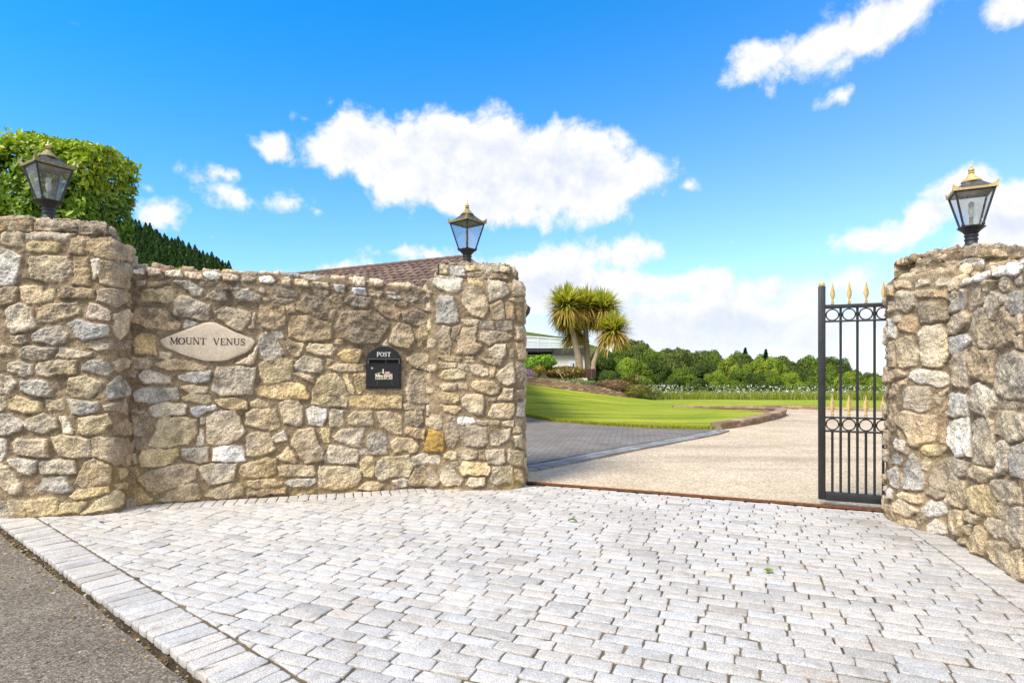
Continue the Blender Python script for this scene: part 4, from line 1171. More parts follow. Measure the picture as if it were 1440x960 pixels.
MAT['field'] = m_ground('field_grass', [(.055, .085, .018), (.085, .12, .025), (.12, .15, .035)], .08, 6)
sheet('ground', X, Y, gz(X, Y), MAT['field'])
def m_aggregate(name, cols, scale, vs, lo, hi, bs, stretch=None, contrast=1.0):
    """bound or loose small stones: every stone its own tone"""
    m, nt, p = mat(name); tc = nn(nt, 'ShaderNodeTexCoord')
    v = nn(nt, 'ShaderNodeTexVoronoi', feature='F1'); v.inputs['Scale'].default_value = vs; nt.links.new(tc.outputs['Object'], v.inputs['Vector'])
    sep = nn(nt, 'ShaderNodeSeparateColor'); nt.links.new(v.outputs['Color'], sep.inputs[0])
    c = ramp(nt, noise(nt, scale, 6, .6), [(.3, cols[0]), (.5, cols[1]), (.7, cols[2])])
    c = mixrgb(nt, 'MULTIPLY', 1, c, ramp(nt, sep.outputs[0], [(0, lo), (.35, .85), (.75, 1.1), (1, hi)]))
    v2 = nn(nt, 'ShaderNodeTexVoronoi', feature='F1'); v2.inputs['Scale'].default_value = vs*.42; nt.links.new(tc.outputs['Object'], v2.inputs['Vector'])
    s2 = nn(nt, 'ShaderNodeSeparateColor'); nt.links.new(v2.outputs['Color'], s2.inputs[0])
    c = mixrgb(nt, 'MULTIPLY', 1, c, ramp(nt, s2.outputs[1], [(0, .72), (.25, 1.0), (.8, 1.0), (1, 1.3)]))
    if stretch:
        mp = nn(nt, 'ShaderNodeMapping'); mp.inputs['Rotation'].default_value = (0, 0, stretch[0]); mp.inputs['Scale'].default_value = stretch[1]; nt.links.new(tc.outputs['Object'], mp.inputs[0])
        c = mixrgb(nt, 'MULTIPLY', 1, c, ramp(nt, noise(nt, 1.0, 5, .6, vec=mp.outputs[0]), [(.36, .80), (.5, 1.0), (.65, 1.08)]))
    nt.links.new(c, p.inputs['Base Color']); p.inputs['Roughness'].default_value = .95; p.inputs['Specular IOR Level'].default_value = .15
    bump(nt, p, v.outputs['Distance'], -bs, .012); return m
# road
road_dir = Vector((.782, -.623)); rn = Vector((-.623, -.782))      # rn points to the road side
R0 = Vector((-4.06, 4.51))
def rp(a, b): q = R0+road_dir*a+rn*b; return (q.x, q.y)
MAT['asphalt'] = m_aggregate('asphalt', [(.15, .13, .102), (.18, .155, .124), (.21, .182, .145)], 2.2, 150, .35, 1.9, .9)
ga = np.linspace(-30, 40, 240); gb = np.linspace(.035, 8, 60); A, B = np.meshgrid(ga, gb)
edge = np.where(B < .1, (fbm(A*7, B*0, 3, 3)-.5)*.06, 0)
RX = R0.x+road_dir.x*A+rn.x*(B+edge); RY = R0.y+road_dir.y*A+rn.y*(B+edge)
sheet('road', RX, RY, -.028+.012*np.clip(B-.3, 0, 1)+0*A, MAT['asphalt'])
# earth-filled gutter between road and setts
ga = np.linspace(-12, 12, 1600); gb = np.linspace(-.05, .20, 26); A, B = np.meshgrid(ga, gb)
gut = fbm(A*16, B*16, 4, 12); Z = -.052+gut*.036*np.clip((.13-B)/.08, .25, 1)-.012*np.exp(-((B-.035)/.03)**2)
GX = R0.x+road_dir.x*A+rn.x*B; GY = R0.y+road_dir.y*A+rn.y*B
gm = m_ground('gutter_earth', [(.05, .036, .022), (.075, .056, .036), (.17, .135, .085)], 9, 90, .95, .8, 120, (.45, 1.5))
sheet('road_gutter', GX, GY, Z, gm)
# grit, chippings and dry debris lying along the gutter
gr = np.random.default_rng(44); n = 2600; V = []; Fc = []; C = []
for i in range(n):
    a = gr.uniform(-7, 5); b = gr.normal(.035, .03) if gr.random() < .8 else abs(gr.normal(0, .22)); s = gr.uniform(.002, .008) if gr.random() < .85 else gr.uniform(.006, .014)
    c = np.array((R0.x+road_dir.x*a+rn.x*b, R0.y+road_dir.y*a+rn.y*b, -.028 if b > .05 else -.04)); b0 = len(V)
    for k in range(5): V.append(c+np.array([math.cos(k*1.257)*s*gr.uniform(.7, 1.3), math.sin(k*1.257)*s*gr.uniform(.7, 1.3), 0]))
    V.append(c+np.array([gr.normal(0, s*.3), gr.normal(0, s*.3), s*gr.uniform(.5, 1.1)])); col = [(.30, .25, .17), (.42, .36, .27), (.10, .07, .045), (.22, .12, .04), (.17, .15, .05)][gr.integers(5)]
    C += [col]*6
    for k in range(5): Fc.append((b0+k, b0+(k+1) % 5, b0+5))
tag(link('road_grit', fmesh('road_grit', V, Fc, C), MAT['vc_matt']), kind='stuff')
# entrance base of sand and earth between the setts
MAT['joint'] = m_ground('joint_sand', [(.075, .056, .033), (.16, .122, .075), (.33, .26, .175)], 2.2, 140, .95, .5, 150, (.6, 1.35))

def clip(poly, p, n):
    """keep the part of poly with (q-p).n <= 0"""
    out = []
    for i in range(len(poly)):
        a, b = poly[i-1], poly[i]; da, db = (a-p).dot(n), (b-p).dot(n)
        if da*db < 0: out.append(a+(b-a)*(da/(da-db)))
        if db <= 0: out.append(b)
    return out
def area(p): return abs(sum(p[i-1].x*p[i].y-p[i].x*p[i-1].y for i in range(len(p))))/2
SETT = {'v': [], 'f': [], 'c': []}
srng = random.Random(77)
def sett(poly, dz=None):
    if len(poly) < 3 or area(poly) < .0012: return
    if sum(poly[i-1].x*poly[i].y-poly[i].x*poly[i-1].y for i in range(len(poly))) < 0: poly = poly[::-1]
    c = sum(poly, Vector((0, 0)))/len(poly)
    if c.y < .2 or (abs(c.x) > c.y*1.05+.9): return
    pts = []; n = len(poly)
    for i in range(n):
        a, b, d = poly[i-1], poly[i], poly[(i+1) % n]
        k = .004+srng.random()*.007
        l1, l2 = (a-b).length, (d-b).length
        pts.append(b+(a-b)*min(.45, k/max(l1, 1e-4))); pts.append(b+(d-b)*min(.45, k/max(l2, 1e-4)))
        m = max(0, int(l2/.06))
        for j in range(1, m+1):
            q = b+(d-b)*(j/(m+1)); pts.append(q)
    pts = [q+Vector((srng.gauss(0, .0020), srng.gauss(0, .0020))) for q in pts]
    h = max(-.0025, min(.003, srng.gauss(0, .0018))); sx, sy = srng.gauss(0, .011), srng.gauss(0, .011); b0 = len(SETT['v']); N = len(pts)
    g = srng.gauss(1, .06); wr = srng.gauss(0, .018); col = (.55*g*(1+wr), .525*g, .50*g*(1-wr*1.2))
    if srng.random() < .07: col = tuple(q*.84 for q in col)
    for ins, z, ck in ((0, -.030, .7), (.0004, -.0045, .9), (.0022, -.0010, .98), (.007, .0004, 1), (.024, .0014, 1)):
        for q in pts:
            d = q-c; l = d.length; r_ = c+d*((l-ins)/l) if l > ins else c
            zz = h+z+(sx*(r_.x-c.x)+sy*(r_.y-c.y) if z > -.02 else 0)+(srng.gauss(0, .0008) if ins > .005 else 0)
            SETT['v'].append((r_.x, r_.y, zz)); SETT['c'].append(tuple(k*ck for k in col))
    SETT['v'].append((c.x, c.y, h+.0026)); SETT['c'].append(col)
    for r_ in range(4):
        for i in range(N): SETT['f'].append((b0+r_*N+i, b0+r_*N+(i+1) % N, b0+(r_+1)*N+(i+1) % N, b0+(r_+1)*N+i))
    for i in range(N): SETT['f'].append((b0+4*N+i, b0+4*N+(i+1) % N, b0+5*N))
V2 = lambda *a: Vector(a)
# half planes of the paved field
rin = -rn                                                     # towards the paving
w_a, w_b = V2(-3.38, 5.10), V2(-.75, 5.88); wd = (w_b-w_a).normalized(); wn = V2(-wd.y, wd.x)       # into the wall
q_a, q_b = V2(3.20, 4.12), V2(2.2, .9); qd = (q_b-q_a).normalized(); qn = V2(-qd.y, qd.x)           # into the right wall
gd2 = V2(GD.x, GD.y); gn2 = V2(GM.x, GM.y); g0 = V2(G0.x, G0.y)
planes = [(R0+rin*.232, -rin), (w_a-wn*.225, wn), (q_a-qn*.235, qn), (g0-gn2*.035, gn2)]
row_d = gd2.copy(); row_n = V2(-row_d.y, row_d.x)
pit, lng, jt = .0865, .188, .0060
for j in range(-60, 70):
    x = -9+srng.uniform(0, .2)+(j % 2)*.1
    while x < 9:
        w = lng*srng.choice((.78, .92, 1, 1, 1, 1.06, 1.12)); y0 = j*pit+srng.gauss(0, .0018)
        a = row_d*(x+jt/2*srng.uniform(.6, 1.7))+row_n*(y0+jt/2*srng.uniform(.4, 1.4)); u_ = row_d*(w-jt*srng.uniform(.6, 1.6)); v_ = row_n*(pit-jt*srng.uniform(.5, 1.5))
        x += w
        if abs(a.x) > 8 or a.y < -1 or a.y > 8: continue
        th = srng.gauss(0, .012); ca, sa = math.cos(th), math.sin(th)
        P = [a, a+u_, a+u_+v_, a+v_]; cc = (P[0]+P[2])/2; P = [cc+V2((q-cc).x*ca-(q-cc).y*sa, (q-cc).x*sa+(q-cc).y*ca) for q in P]
        for p_, n_ in planes:
            P = clip(P, p_, n_)
            if len(P) < 3: break
        if len(P) >= 3: sett(P)
def course(p, d, n, L0, L1, wid, clips=()):
    x = L0
    while x < L1:
        w = pit*srng.uniform(.92, 1.1); g = jt*srng.uniform(.5, 1.3)
        P = [p+d*(x+g/2), p+d*(x+w-g/2), p+d*(x+w-g/2)+n*wid, p+d*(x+g/2)+n*wid]; x += w
        for p_, n_ in clips:
            P = clip(P, p_, n_)
            if len(P) < 3: break
        if len(P) >= 3: sett(P)
course(R0, V2(*road_dir), rin, -3, 9, .218)
course(w_a-wn*.215, wd, wn, -.9, 3.6, .235, [planes[0], planes[3]])
course(q_a-qn*.225, qd, qn, -.6, 4.5, .245, [planes[0], planes[3]])
course(w_a-wn*.2, -wd, wn, .9, 2.4, .2, [planes[0]])
def flush_setts():
    me = bpy.data.meshes.new('sett_paving'); me.from_pydata(SETT['v'], [], SETT['f'])
    a = me.color_attributes.new('col', 'FLOAT_COLOR', 'POINT'); c4 = np.ones((len(SETT['v']), 4), np.float32); c4[:, :3] = SETT['c']; a.data.foreach_set('color', c4.ravel())
    for p in me.polygons: p.use_smooth = True
    o = link('sett_paving', me, MAT['sett']); tag(o, kind='structure'); return o
flush_setts()
# sand bed under the setts
P = [V2(-9, 9), V2(-9, -6), V2(12, -6), V2(12, 9)]
for p_, n_ in [(R0+rin*.01, -rin), (w_a+wn*.35, wn), (q_a+qn*.35, qn), (g0+gn2*.0, gn2)]: P = clip(P, p_, n_)
bx = np.linspace(-6, 7, 560); by = np.linspace(-.5, 8, 380); X, Y = np.meshgrid(bx, by)
ins = np.ones(X.shape, bool)
for p_, n_ in [(R0+rin*.01, -rin), (w_a+wn*.35, wn), (q_a+qn*.35, qn), (g0, gn2)]: ins &= ((X-p_.x)*n_.x+(Y-p_.y)*n_.y) <= 0
Z = -.0092+np.clip(fbm(X*3, Y*3, 3, 8)-.36, 0, .3)*.020+(fbm(X*30, Y*30, 2, 18)-.5)*.005; Z = np.minimum(Z, -.0065)
idx = np.arange(X.size).reshape(X.shape); kq = ins[:-1, :-1] & ins[1:, 1:] & ins[:-1, 1:] & ins[1:, :-1]
Fq = np.stack([idx[:-1, :-1][kq], idx[:-1, 1:][kq], idx[1:, 1:][kq], idx[1:, :-1][kq]], -1)
tag(link('sett_bed', fmesh('sett_bed', np.stack([X, Y, Z], -1).reshape(-1, 3), Fq, None, True), MAT['joint']), kind='structure')
# ------------------------------------------------------------------ drive: gravel, dark paving, edging, lawns
MAT['gravel'] = m_aggregate('gravel', [(.49, .39, .265), (.575, .462, .325), (.64, .525, .385)], 1.1, 105, .55, 1.4, .6, (R(22), (.16, 1.1, 1)))
gx = np.linspace(-6, 30, 200); gy = np.linspace(0, 21, 140)
# gravel lies behind the gate line: build in the frame of the gate
A, B = np.meshgrid(np.linspace(-6, 26, 170), np.linspace(.085, 16, 110))
X = G0.x+GD.x*A+GM.x*B; Y = G0.y+GD.y*A+GM.y*B
sheet('gravel_drive', X, Y, .004+(fbm(X*1.3, Y*1.3, 3, 5)-.5)*.02*np.clip(B-.1, 0, 1)-np.clip(Y-17, 0, 5)*.03, MAT['gravel'])
edge_in = [(-2.0, 6.05), (-.7, 6.5), (.13, 6.80), (.80, 7.58), (1.75, 8.65), (2.90, 9.85), (3.72, 10.75), (4.22, 11.4)]
lawnF = [(-3.0, 18.2), (-1.5, 16.8), (.3, 15.1), (1.03, 13.35), (1.95, 12.5), (2.78, 11.95), (3.74, 11.62), (4.25, 11.72)]
MAT['dark_pav'] = None
def m_pavers():
    m, nt, p = mat('dark_pavers')
    tc = nn(nt, 'ShaderNodeTexCoord'); mp = nn(nt, 'ShaderNodeMapping'); mp.inputs['Rotation'].default_value = (0, 0, R(12)); nt.links.new(tc.outputs['Object'], mp.inputs[0])
    b = nn(nt, 'ShaderNodeTexBrick'); b.inputs['Scale'].default_value = 1; b.inputs['Brick Width'].default_value = .2; b.inputs['Row Height'].default_value = .1; b.inputs['Mortar Size'].default_value = .007
    b.inputs['Color1'].default_value = (.17, .148, .128, 1); b.inputs['Color2'].default_value = (.235, .205, .178, 1); b.inputs['Mortar'].default_value = (.085, .07, .055, 1)
    nt.links.new(mp.outputs[0], b.inputs['Vector'])
    c = mixrgb(nt, 'MULTIPLY', 1, b.outputs[0], ramp(nt, noise(nt, .9, 5, .6), [(.3, .8), (.7, 1.2)])); c = mixrgb(nt, 'MULTIPLY', 1, c, ramp(nt, noise(nt, 60, 3, .7), [(.3, .75), (.7, 1.25)]))
    nt.links.new(c, p.inputs['Base Color']); p.inputs['Roughness'].default_value = .85; bump(nt, p, b.outputs['Fac'], -.4, .008); return m
MAT['dark_pav'] = m_pavers()
X, Y, Z = ruled([(x, y, .012) for x, y in edge_in], [(x, y, .016) for x, y in lawnF], 80, 30)
sheet('block_paving', X, Y, Z, MAT['dark_pav'])
# pale kerb setts in two rows along the paving edge
EP = np.array(edge_in); eu, EQ = rpath(edge_in, .6, False, .02)
mb = MB(); kr = random.Random(6)
for row, (w0, w1, lc) in enumerate(((.02, .15, .22), (.16, .27, .2), (.28, .34, .2))):
    s = 0.0
    while s < eu[-1]-.25:
        a = np.array([np.interp(s+.006, eu, EQ[:, 0]), np.interp(s+.006, eu, EQ[:, 1])]); b = np.array([np.interp(s+lc-.006, eu, EQ[:, 0]), np.interp(s+lc-.006, eu, EQ[:, 1])])
        d = (b-a)/np.linalg.norm(b-a); n = np.array([d[1], -d[0]])
        ce = (a+b)/2-n*((w0+w1)/2-.17); k = kr.uniform(.85, 1.12); g = .30 if row < 2 else .14
        mb.box((ce[0], ce[1], .012+kr.gauss(0, .0015)), (np.linalg.norm(b-a), (w1-w0)*.96, .05), math.atan2(d[1], d[0]), (g*k, g*k*.99, g*k*.97), .004); s += lc
tag(mb.build('kerb_strip', MAT['sett']), kind='structure')
# lawns
def m_lawn():
    m, nt, p = mat('lawn_grass')
    tc = nn(nt, 'ShaderNodeTexCoord'); mp = nn(nt, 'ShaderNodeMapping'); mp.inputs['Rotation'].default_value = (0, 0, R(-14)); mp.inputs['Scale'].default_value = (.35, 1.6, 1); nt.links.new(tc.outputs['Object'], mp.inputs[0])
    c = ramp(nt, noise(nt, .9, 6, .62, vec=mp.outputs[0]), [(.34, (.185, .26, .016)), (.5, (.31, .365, .024)), (.66, (.47, .46, .06))])
    c = mixrgb(nt, 'MULTIPLY', 1, c, ramp(nt, noise(nt, 38, 5, .75), [(.36, .6), (.64, 1.35)]))
    nt.links.new(c, p.inputs['Base Color']); p.inputs['Roughness'].default_value = .9; p.inputs['Specular IOR Level'].default_value = .15
    bump(nt, p, noise(nt, 45, 5, .75), .8, .04); return m
MAT['lawn'] = m_lawn()
lf = [(x, y, .03) for x, y in lawnF]+[(5.35, 12.85, .05), (6.6, 14.5, .05), (7.25, 15.7, .04)]
lb = [(-4.0, 21.5, 1.2), (-2.0, 21.6, 1.0), (.41, 22, .73), (1.74, 22.5, .54), (3.13, 23, .34), (4.58, 23.5, .15), (5.4, 23.0, .08), (6.0, 21, .05), (6.4, 19, .04), (6.9, 17.6, .03), (7.3, 16.2, .03)]
X, Y, Z = ruled(lf, lb, 160, 60)
tt = np.linspace(0, 1, 60)[:, None]; Z = Z+np.where(tt < .012, -.05, 0)+(fbm(X*1.1, Y*1.1, 3, 9)-.5)*.05*np.sin(np.pi*tt)
sheet('lawn', X, Y, Z, MAT['lawn'])
X, Y, Z = ruled([(5.2, 18.6, .01), (6.6, 17.75, .02), (7.5, 17.8, 0), (8.9, 19.1, -.03), (11.3, 17.3, -.0), (16, 14.8, .0), (26, 10, .0)], [(4.6, 24.4, -.06), (6.4, 26, -.1), (7.5, 27, -.14), (9, 28, -.18), (13, 28.5, -.22), (18, 28, -.22), (32, 24, -.2)], 120, 30)
sheet('lawn_strip', X, Y, Z, MAT['lawn'])

# grass blades along the near edge of the lawn and over it
def blades(name, pts, hts, wid, cols, m, seed, lean=.35, kind='stuff', parent=None, label=None, cat=None):
    rng = np.random.default_rng(seed); n = len(pts); a = rng.uniform(0, 2*np.pi, n); b = rng.uniform(0, 2*np.pi, n); ln = rng.normal(0, lean, n)*hts
    side = np.stack([np.cos(a), np.sin(a), 0*a], 1)*wid[:, None]; le = np.stack([np.cos(b)*ln, np.sin(b)*ln, hts], 1)
    V = np.empty((n, 5, 3)); V[:, 0] = pts-side; V[:, 1] = pts+side; V[:, 2] = pts+le*.55+side*.7; V[:, 3] = pts+le*np.array([1.25, 1.25, 1.0]); V[:, 4] = pts+le*.55-side*.7
    Fq = (np.arange(n)[:, None]*5+np.arange(5)[None]); C = np.repeat(cols, 5, 0)
    o = link(name, fmesh(name, V.reshape(-1, 3), Fq, C), m, parent); tag(o, label, cat, kind=kind); return o
rng = np.random.default_rng(5)
t = rng.uniform(0.1, 1, 9000); fl = np.array(lawnF); LL = np.concatenate([[0], np.cumsum(np.linalg.norm(np.diff(fl, axis=0), axis=1))]); LL /= LL[-1]
px = np.interp(t, LL, fl[:, 0]); py = np.interp(t, LL, fl[:, 1])+rng.exponential(.09, 9000)+.01
k = rng.uniform(.7, 1.3, 9000)[:, None]
blades('lawn_edge_grass', np.stack([px, py, np.full(9000, .02)], 1), rng.uniform(.03, .09, 9000), np.full(9000, .006), np.array((.36, .37, .04))*k*np.array([[1, 1, 1]])*(1+rng.normal(0, .1, (9000, 3))), MAT['far_leaf'], 3)

# ------------------------------------------------------------------ brick and block low walls
BRN = [(.33, .215, .145), (.38, .255, .175), (.28, .18, .125), (.42, .30, .21), (.25, .165, .12)]
def brick_wall(name, label, path, ztop, zbot, thick, bh, bl, cap, seed, cat='low wall', cols=BRN):
    """bricks laid along a polyline; ztop, zbot: functions of 0..1"""
    u, Q = rpath(path, .7, False, .02); L = u[-1]; rr = random.Random(seed); mb = MB()
    def P(s): return np.array([np.interp(s, u, Q[:, 0]), np.interp(s, u, Q[:, 1])])
    s = 0; row = 0
    step = bl
    nrow = int(math.ceil(max(ztop(t/20)-zbot(t/20) for t in range(21))/bh))
    for r_ in range(nrow):
        s = -(r_ % 2)*bl/2
        while s < L:
            a, b = P(max(s+.004, 0)), P(min(s+bl-.004, L)); t = (s+bl/2)/L
            zt, zb = ztop(min(max(t, 0), 1)), zbot(min(max(t, 0), 1)); s += bl
            if np.linalg.norm(b-a) < .03: continue
            z1 = zt-r_*bh; z0 = z1-bh+.007
            if z1 < zb+.01: continue
            d = (b-a)/np.linalg.norm(b-a); k = rr.uniform(.75, 1.2); c = rr.choice(cols); ov = .025 if (r_ == 0 and cap) else rr.gauss(0, .004)
            cc = (a+b)/2
            mb.box((cc[0], cc[1], (z0+z1)/2), (np.linalg.norm(b-a), thick+2*ov, z1-z0), math.atan2(d[1], d[0]), tuple(q*k for q in c), .006)
    # mortar core
    sN = max(8, int(L/.15))
    for i in range(sN):
        a, b = P(L*i/sN), P(L*(i+1)/sN); t = (i+.5)/sN; zt, zb = ztop(t)-.012, min(zbot(t)-.05, zbot(t))
        d = (b-a); mb.box(((a[0]+b[0])/2, (a[1]+b[1])/2, (zt+zb)/2), (np.linalg.norm(d)+.003, thick-.02, max(zt-zb, .02)), math.atan2(d[1], d[0]), (.24, .19, .14))
    o = mb.build(name, MAT['brick']); tag(o, label, cat); return o
hp = [(4.20, 11.72), (5.30, 12.78), (6.7, 14.45), (7.5, 15.7), (7.62, 16.6), (7.0, 17.4), (5.9, 17.9), (5.2, 18.4)]
brick_wall('brick_edging_wall', 'curved low brown brick wall edging the lawn beside the gravel drive', hp, lambda t: float(np.interp(t, [0, .5, .75, 1], [.14, .175, .15, .09])), lambda t: -.02, .19, .07, .22, True, 3)
rw = [(-4.0, 21.45), (-2.0, 21.6), (.41, 22.0), (1.74, 22.5), (3.13, 23.0), (4.58, 23.5), (5.1, 23.75)]
brick_wall('brick_retaining_wall', 'straight sloping brown brick retaining wall below the flower bed', rw, lambda t: float(np.interp(t, [0, .22, .48, .63, .78, .94, 1], [1.55, 1.32, 1.02, .86, .67, .30, .18])), lambda t: float(np.interp(t, [0, .22, .48, .63, .78, .94, 1], [1.2, 1.0, .72, .53, .33, .14, .08])), .22, .075, .23, False, 5)
kp = [(8.3, 18.75), (8.95, 19.0), (11.3, 17.15), (16, 14.6), (26, 9.8)]
brick_wall('brick_kerb', 'straight low brown brick kerb at the far side of the gravel, behind the iron gate', kp, lambda t: .07, lambda t: -.05, .14, .065, .22, False, 9, 'kerb')

# ------------------------------------------------------------------ foliage builders
def leaves(name, P, Nn, size, cols, m, seed, parent=None, aspect=.5, fold=.25, jitter=.7):
    """one folded leaf per point, turned roughly along Nn"""
    rng = np.random.default_rng(seed); n = len(P)
    N_ = Nn+rng.normal(0, jitter, (n, 3)); N_ /= np.linalg.norm(N_, axis=1, keepdims=True)
    r_ = rng.normal(0, 1, (n, 3)); r_[:, 2] -= .3; T = r_-(r_*N_).sum(1, keepdims=True)*N_; T /= np.linalg.norm(T, axis=1, keepdims=True)
    B = np.cross(N_, T); s = (size*rng.uniform(.65, 1.25, n))[:, None]
    V = np.empty((n, 4, 3)); V[:, 0] = P-T*s*.5; V[:, 1] = P+B*s*aspect*.5+N_*s*fold*.3; V[:, 2] = P+T*s*.5-N_*s*.1; V[:, 3] = P-B*s*aspect*.5+N_*s*fold*.3
    i = np.arange(n)[:, None]*4; Ft = np.concatenate([i+np.array([[0, 1, 2]]), i+np.array([[0, 2, 3]])])
    me = fmesh(name, V.reshape(-1, 3), Ft, np.repeat(cols, 4, 0)); return link(name, me, m, parent)
def lobes_points(lobes, per, rng, shell=.35):
    """points and outward normals on a union of ellipsoids"""
    P = []; Nn = []
    for (c, r) in lobes:
        n = int(per*(r[0]*r[1]*r[2])**(2/3))+12; d = rng.normal(0, 1, (n, 3)); d /= np.linalg.norm(d, axis=1, keepdims=True)
        k = 1-rng.random(n)**2*shell; P.append(np.array(c)+d*np.array(r)*k[:, None]); Nn.append(d)
    P = np.concatenate(P); Nn = np.concatenate(Nn)
    keep = np.ones(len(P), bool)
    for (c, r) in lobes: keep &= (((P-np.array(c))/(np.array(r)*.72))**2).sum(1) > 1
    return P[keep], Nn[keep]
def mixcol(n, c1, c2, rng, var=.15, third=None, p3=.06):
    t = rng.random(n)[:, None]**1.3; c = np.array(c1)*(1-t)+np.array(c2)*t
    if third is not None:
        m = rng.random(n) < p3; c[m] = third
    return np.clip(c*(1+rng.normal(0, var, (n, 1))), .003, 1)
def shrub(name, label, cat, c, r, c1, c2, leaf, per, seed, nl=7, group=None, third=None, p3=.06, m='leaf', aspect=.5, zb=None):
    rng = np.random.default_rng(seed); c = np.array(c, float); r = np.array(r, float)
    zb = c[2]-r[2] if zb is None else zb
    root = empty(name, (c[0], c[1], zb)); tag(root, label, cat, group)
    lob = []
    for i in range(nl):
        d = rng.normal(0, 1, 3); d /= np.linalg.norm(d); k = rng.uniform(.42, .62)
        lob.append((d*r*(1-k)*.95+np.array([0, 0, c[2]-zb]), r*k*rng.uniform(.85, 1.15, 3)))
    P, Nn = lobes_points(lob, per, rng, .5)
    ok = P[:, 2] > -.02; P, Nn = P[ok], Nn[ok]
    leaves('foliage', P, Nn, np.full(len(P), leaf), mixcol(len(P), c1, c2, rng, .15, third, p3), MAT[m], seed, root, aspect)
    mb = MB()
    for i in range(4):
        e = lob[i % nl][0]; mb.tube([(rng.normal(0, .03), rng.normal(0, .03), -.05), tuple(e*.55), tuple(e)], [r.min()*.05, r.min()*.04, r.min()*.02], 6)
    mb.build('stems', MAT['bark'], root, True)
    return root
# ------------------------------------------------------------------ laurel hedge behind the left pillar
def hedge():
    rng = np.random.default_rng(21)
    root = empty('laurel_hedge', (-5.7, 7.0, 0)); tag(root, 'clipped glossy green laurel hedge rising behind the left pillar', 'hedge')
    # box with rounded, uneven shoulders; local frame
    n = 44000; x0, x1, y0, y1 = -3.2, .9, -.65, .25
    top0 = lambda x: np.interp(x, [-3.2, 0, .45, .7, .82, .9], [3.95, 3.84, 3.76, 3.68, 3.55, 3.35])
    top = lambda x, y=-.65: top0(x)+(np.asarray(y)+.65)*.22
    P = []; Nn = []
    f = rng.random(n)
    X = rng.uniform(x0, x1, n); Z = rng.uniform(1.2, 4.2, n); Yf = np.full(n, y0)
    # front
    m = (f < .5) & (Z < top(X)); P.append(np.stack([X, Yf, Z], 1)[m]); Nn.append(np.tile((0, -1, .25), (m.sum(), 1)))
    # top
    m = (f >= .5) & (f < .75); Y_ = rng.uniform(y0, y1, n); P.append(np.stack([X, Y_, top(X, Y_)], 1)[m]); Nn.append(np.tile((.1, -.2, 1), (m.sum(), 1)))
    # end
    m = (f >= .75) & (f < .95); Zt = rng.uniform(.6, 3.8, n); P.append(np.stack([np.full(n, x1)-.02, Y_, Zt], 1)[m]); Nn.append(np.tile((1, -.2, .25), (m.sum(), 1)))
    P = np.concatenate(P); Nn = np.concatenate(Nn).astype(float)
    k = len(P)
    bulge = (fbm(P[:, 0]*2.2+P[:, 1], P[:, 2]*2.2, 3, 5)-.5)*.5
    dep = -np.abs(rng.normal(0, .10, k))+bulge
    u = Nn/np.linalg.norm(Nn, axis=1, keepdims=True); P = P+u*dep[:, None]
    # soften the corners
    ex = np.clip((P[:, 0]-(x1-.2))/.2, 0, 1); P[:, 1] += ex**2*.12*(P[:, 1] < -.4)
    sh = np.clip((P[:, 2]-top(P[:, 0])+.2)/.2, 0, 1); P[:, 1] += sh**2*.10*(P[:, 1] < -.4)
    c = mixcol(k, (.09, .19, .012), (.30, .43, .03), rng, .18, (.26, .20, .05), .025)
    new = (P[:, 2] > top(P[:, 0], P[:, 1])-.2) & (rng.random(k) < .6); c[new] = np.array((.42, .52, .04))*(1+rng.normal(0, .15, (new.sum(), 1)))
    leaves('foliage', P, Nn, np.full(k, .084), c, MAT['leaf'], 4, root, .48, .3, .55)
    # young shoots standing up from the top
    ns = 260; X = rng.uniform(x0, .85, ns); pts = []; nr_ = []
    for i in range(ns):
        yy = rng.uniform(y0+.1, y1-.1); h = rng.uniform(.03, .15); z0 = float(top(X[i], yy))-.03
        for j in range(5): pts.append((X[i]+rng.normal(0, .035), yy+rng.normal(0, .035), z0+h*j/5)); nr_.append((rng.normal(0, .7), rng.normal(0, .7), .6))
    pts = np.array(pts); nr_ = np.array(nr_); leaves('young_shoots', pts, nr_, np.full(len(pts), .085), mixcol(len(pts), (.36, .48, .04), (.5, .58, .06), rng), MAT['leaf'], 8, root, .45, .3, .4)
    mb = MB()
    for i in range(11):
        bx = -3.0+i*.34; mb.tube([(bx, -.2, 0), (bx+rng.normal(0, .08), -.2, 1.4), (bx+rng.normal(0, .1), -.2, 2.4), (bx+rng.normal(0, .06), -.2, 3.0)], [.05, .04, .025, .012], 7)
        for j in range(7):
            z = rng.uniform(1.4, 2.9); mb.tube([(bx, -.2, z), (bx+rng.normal(0, .1), rng.choice((-.35, -.05)), z+.25), (bx+rng.normal(0, .15), rng.choice((-.5, .1)), z+.4)], [.014, .01, .005], 5)
    mb.build('branches', MAT['bark'], root, True)
    # inner leaves filling the heart of the hedge, shade put into their colour
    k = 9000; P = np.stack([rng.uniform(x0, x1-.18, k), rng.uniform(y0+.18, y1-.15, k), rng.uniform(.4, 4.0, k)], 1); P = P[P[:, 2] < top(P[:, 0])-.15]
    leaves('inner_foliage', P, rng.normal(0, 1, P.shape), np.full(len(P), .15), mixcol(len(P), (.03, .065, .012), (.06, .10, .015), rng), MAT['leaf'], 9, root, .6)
hedge()
shrub('round_bush', 'bright lime green bush peeping over the wall right of the laurel hedge', 'bush', (-5.1, 8.2, 2.42), (.75, .5, .42), (.22, .36, .02), (.42, .55, .04), .07, 2600, 31, 9, zb=0)

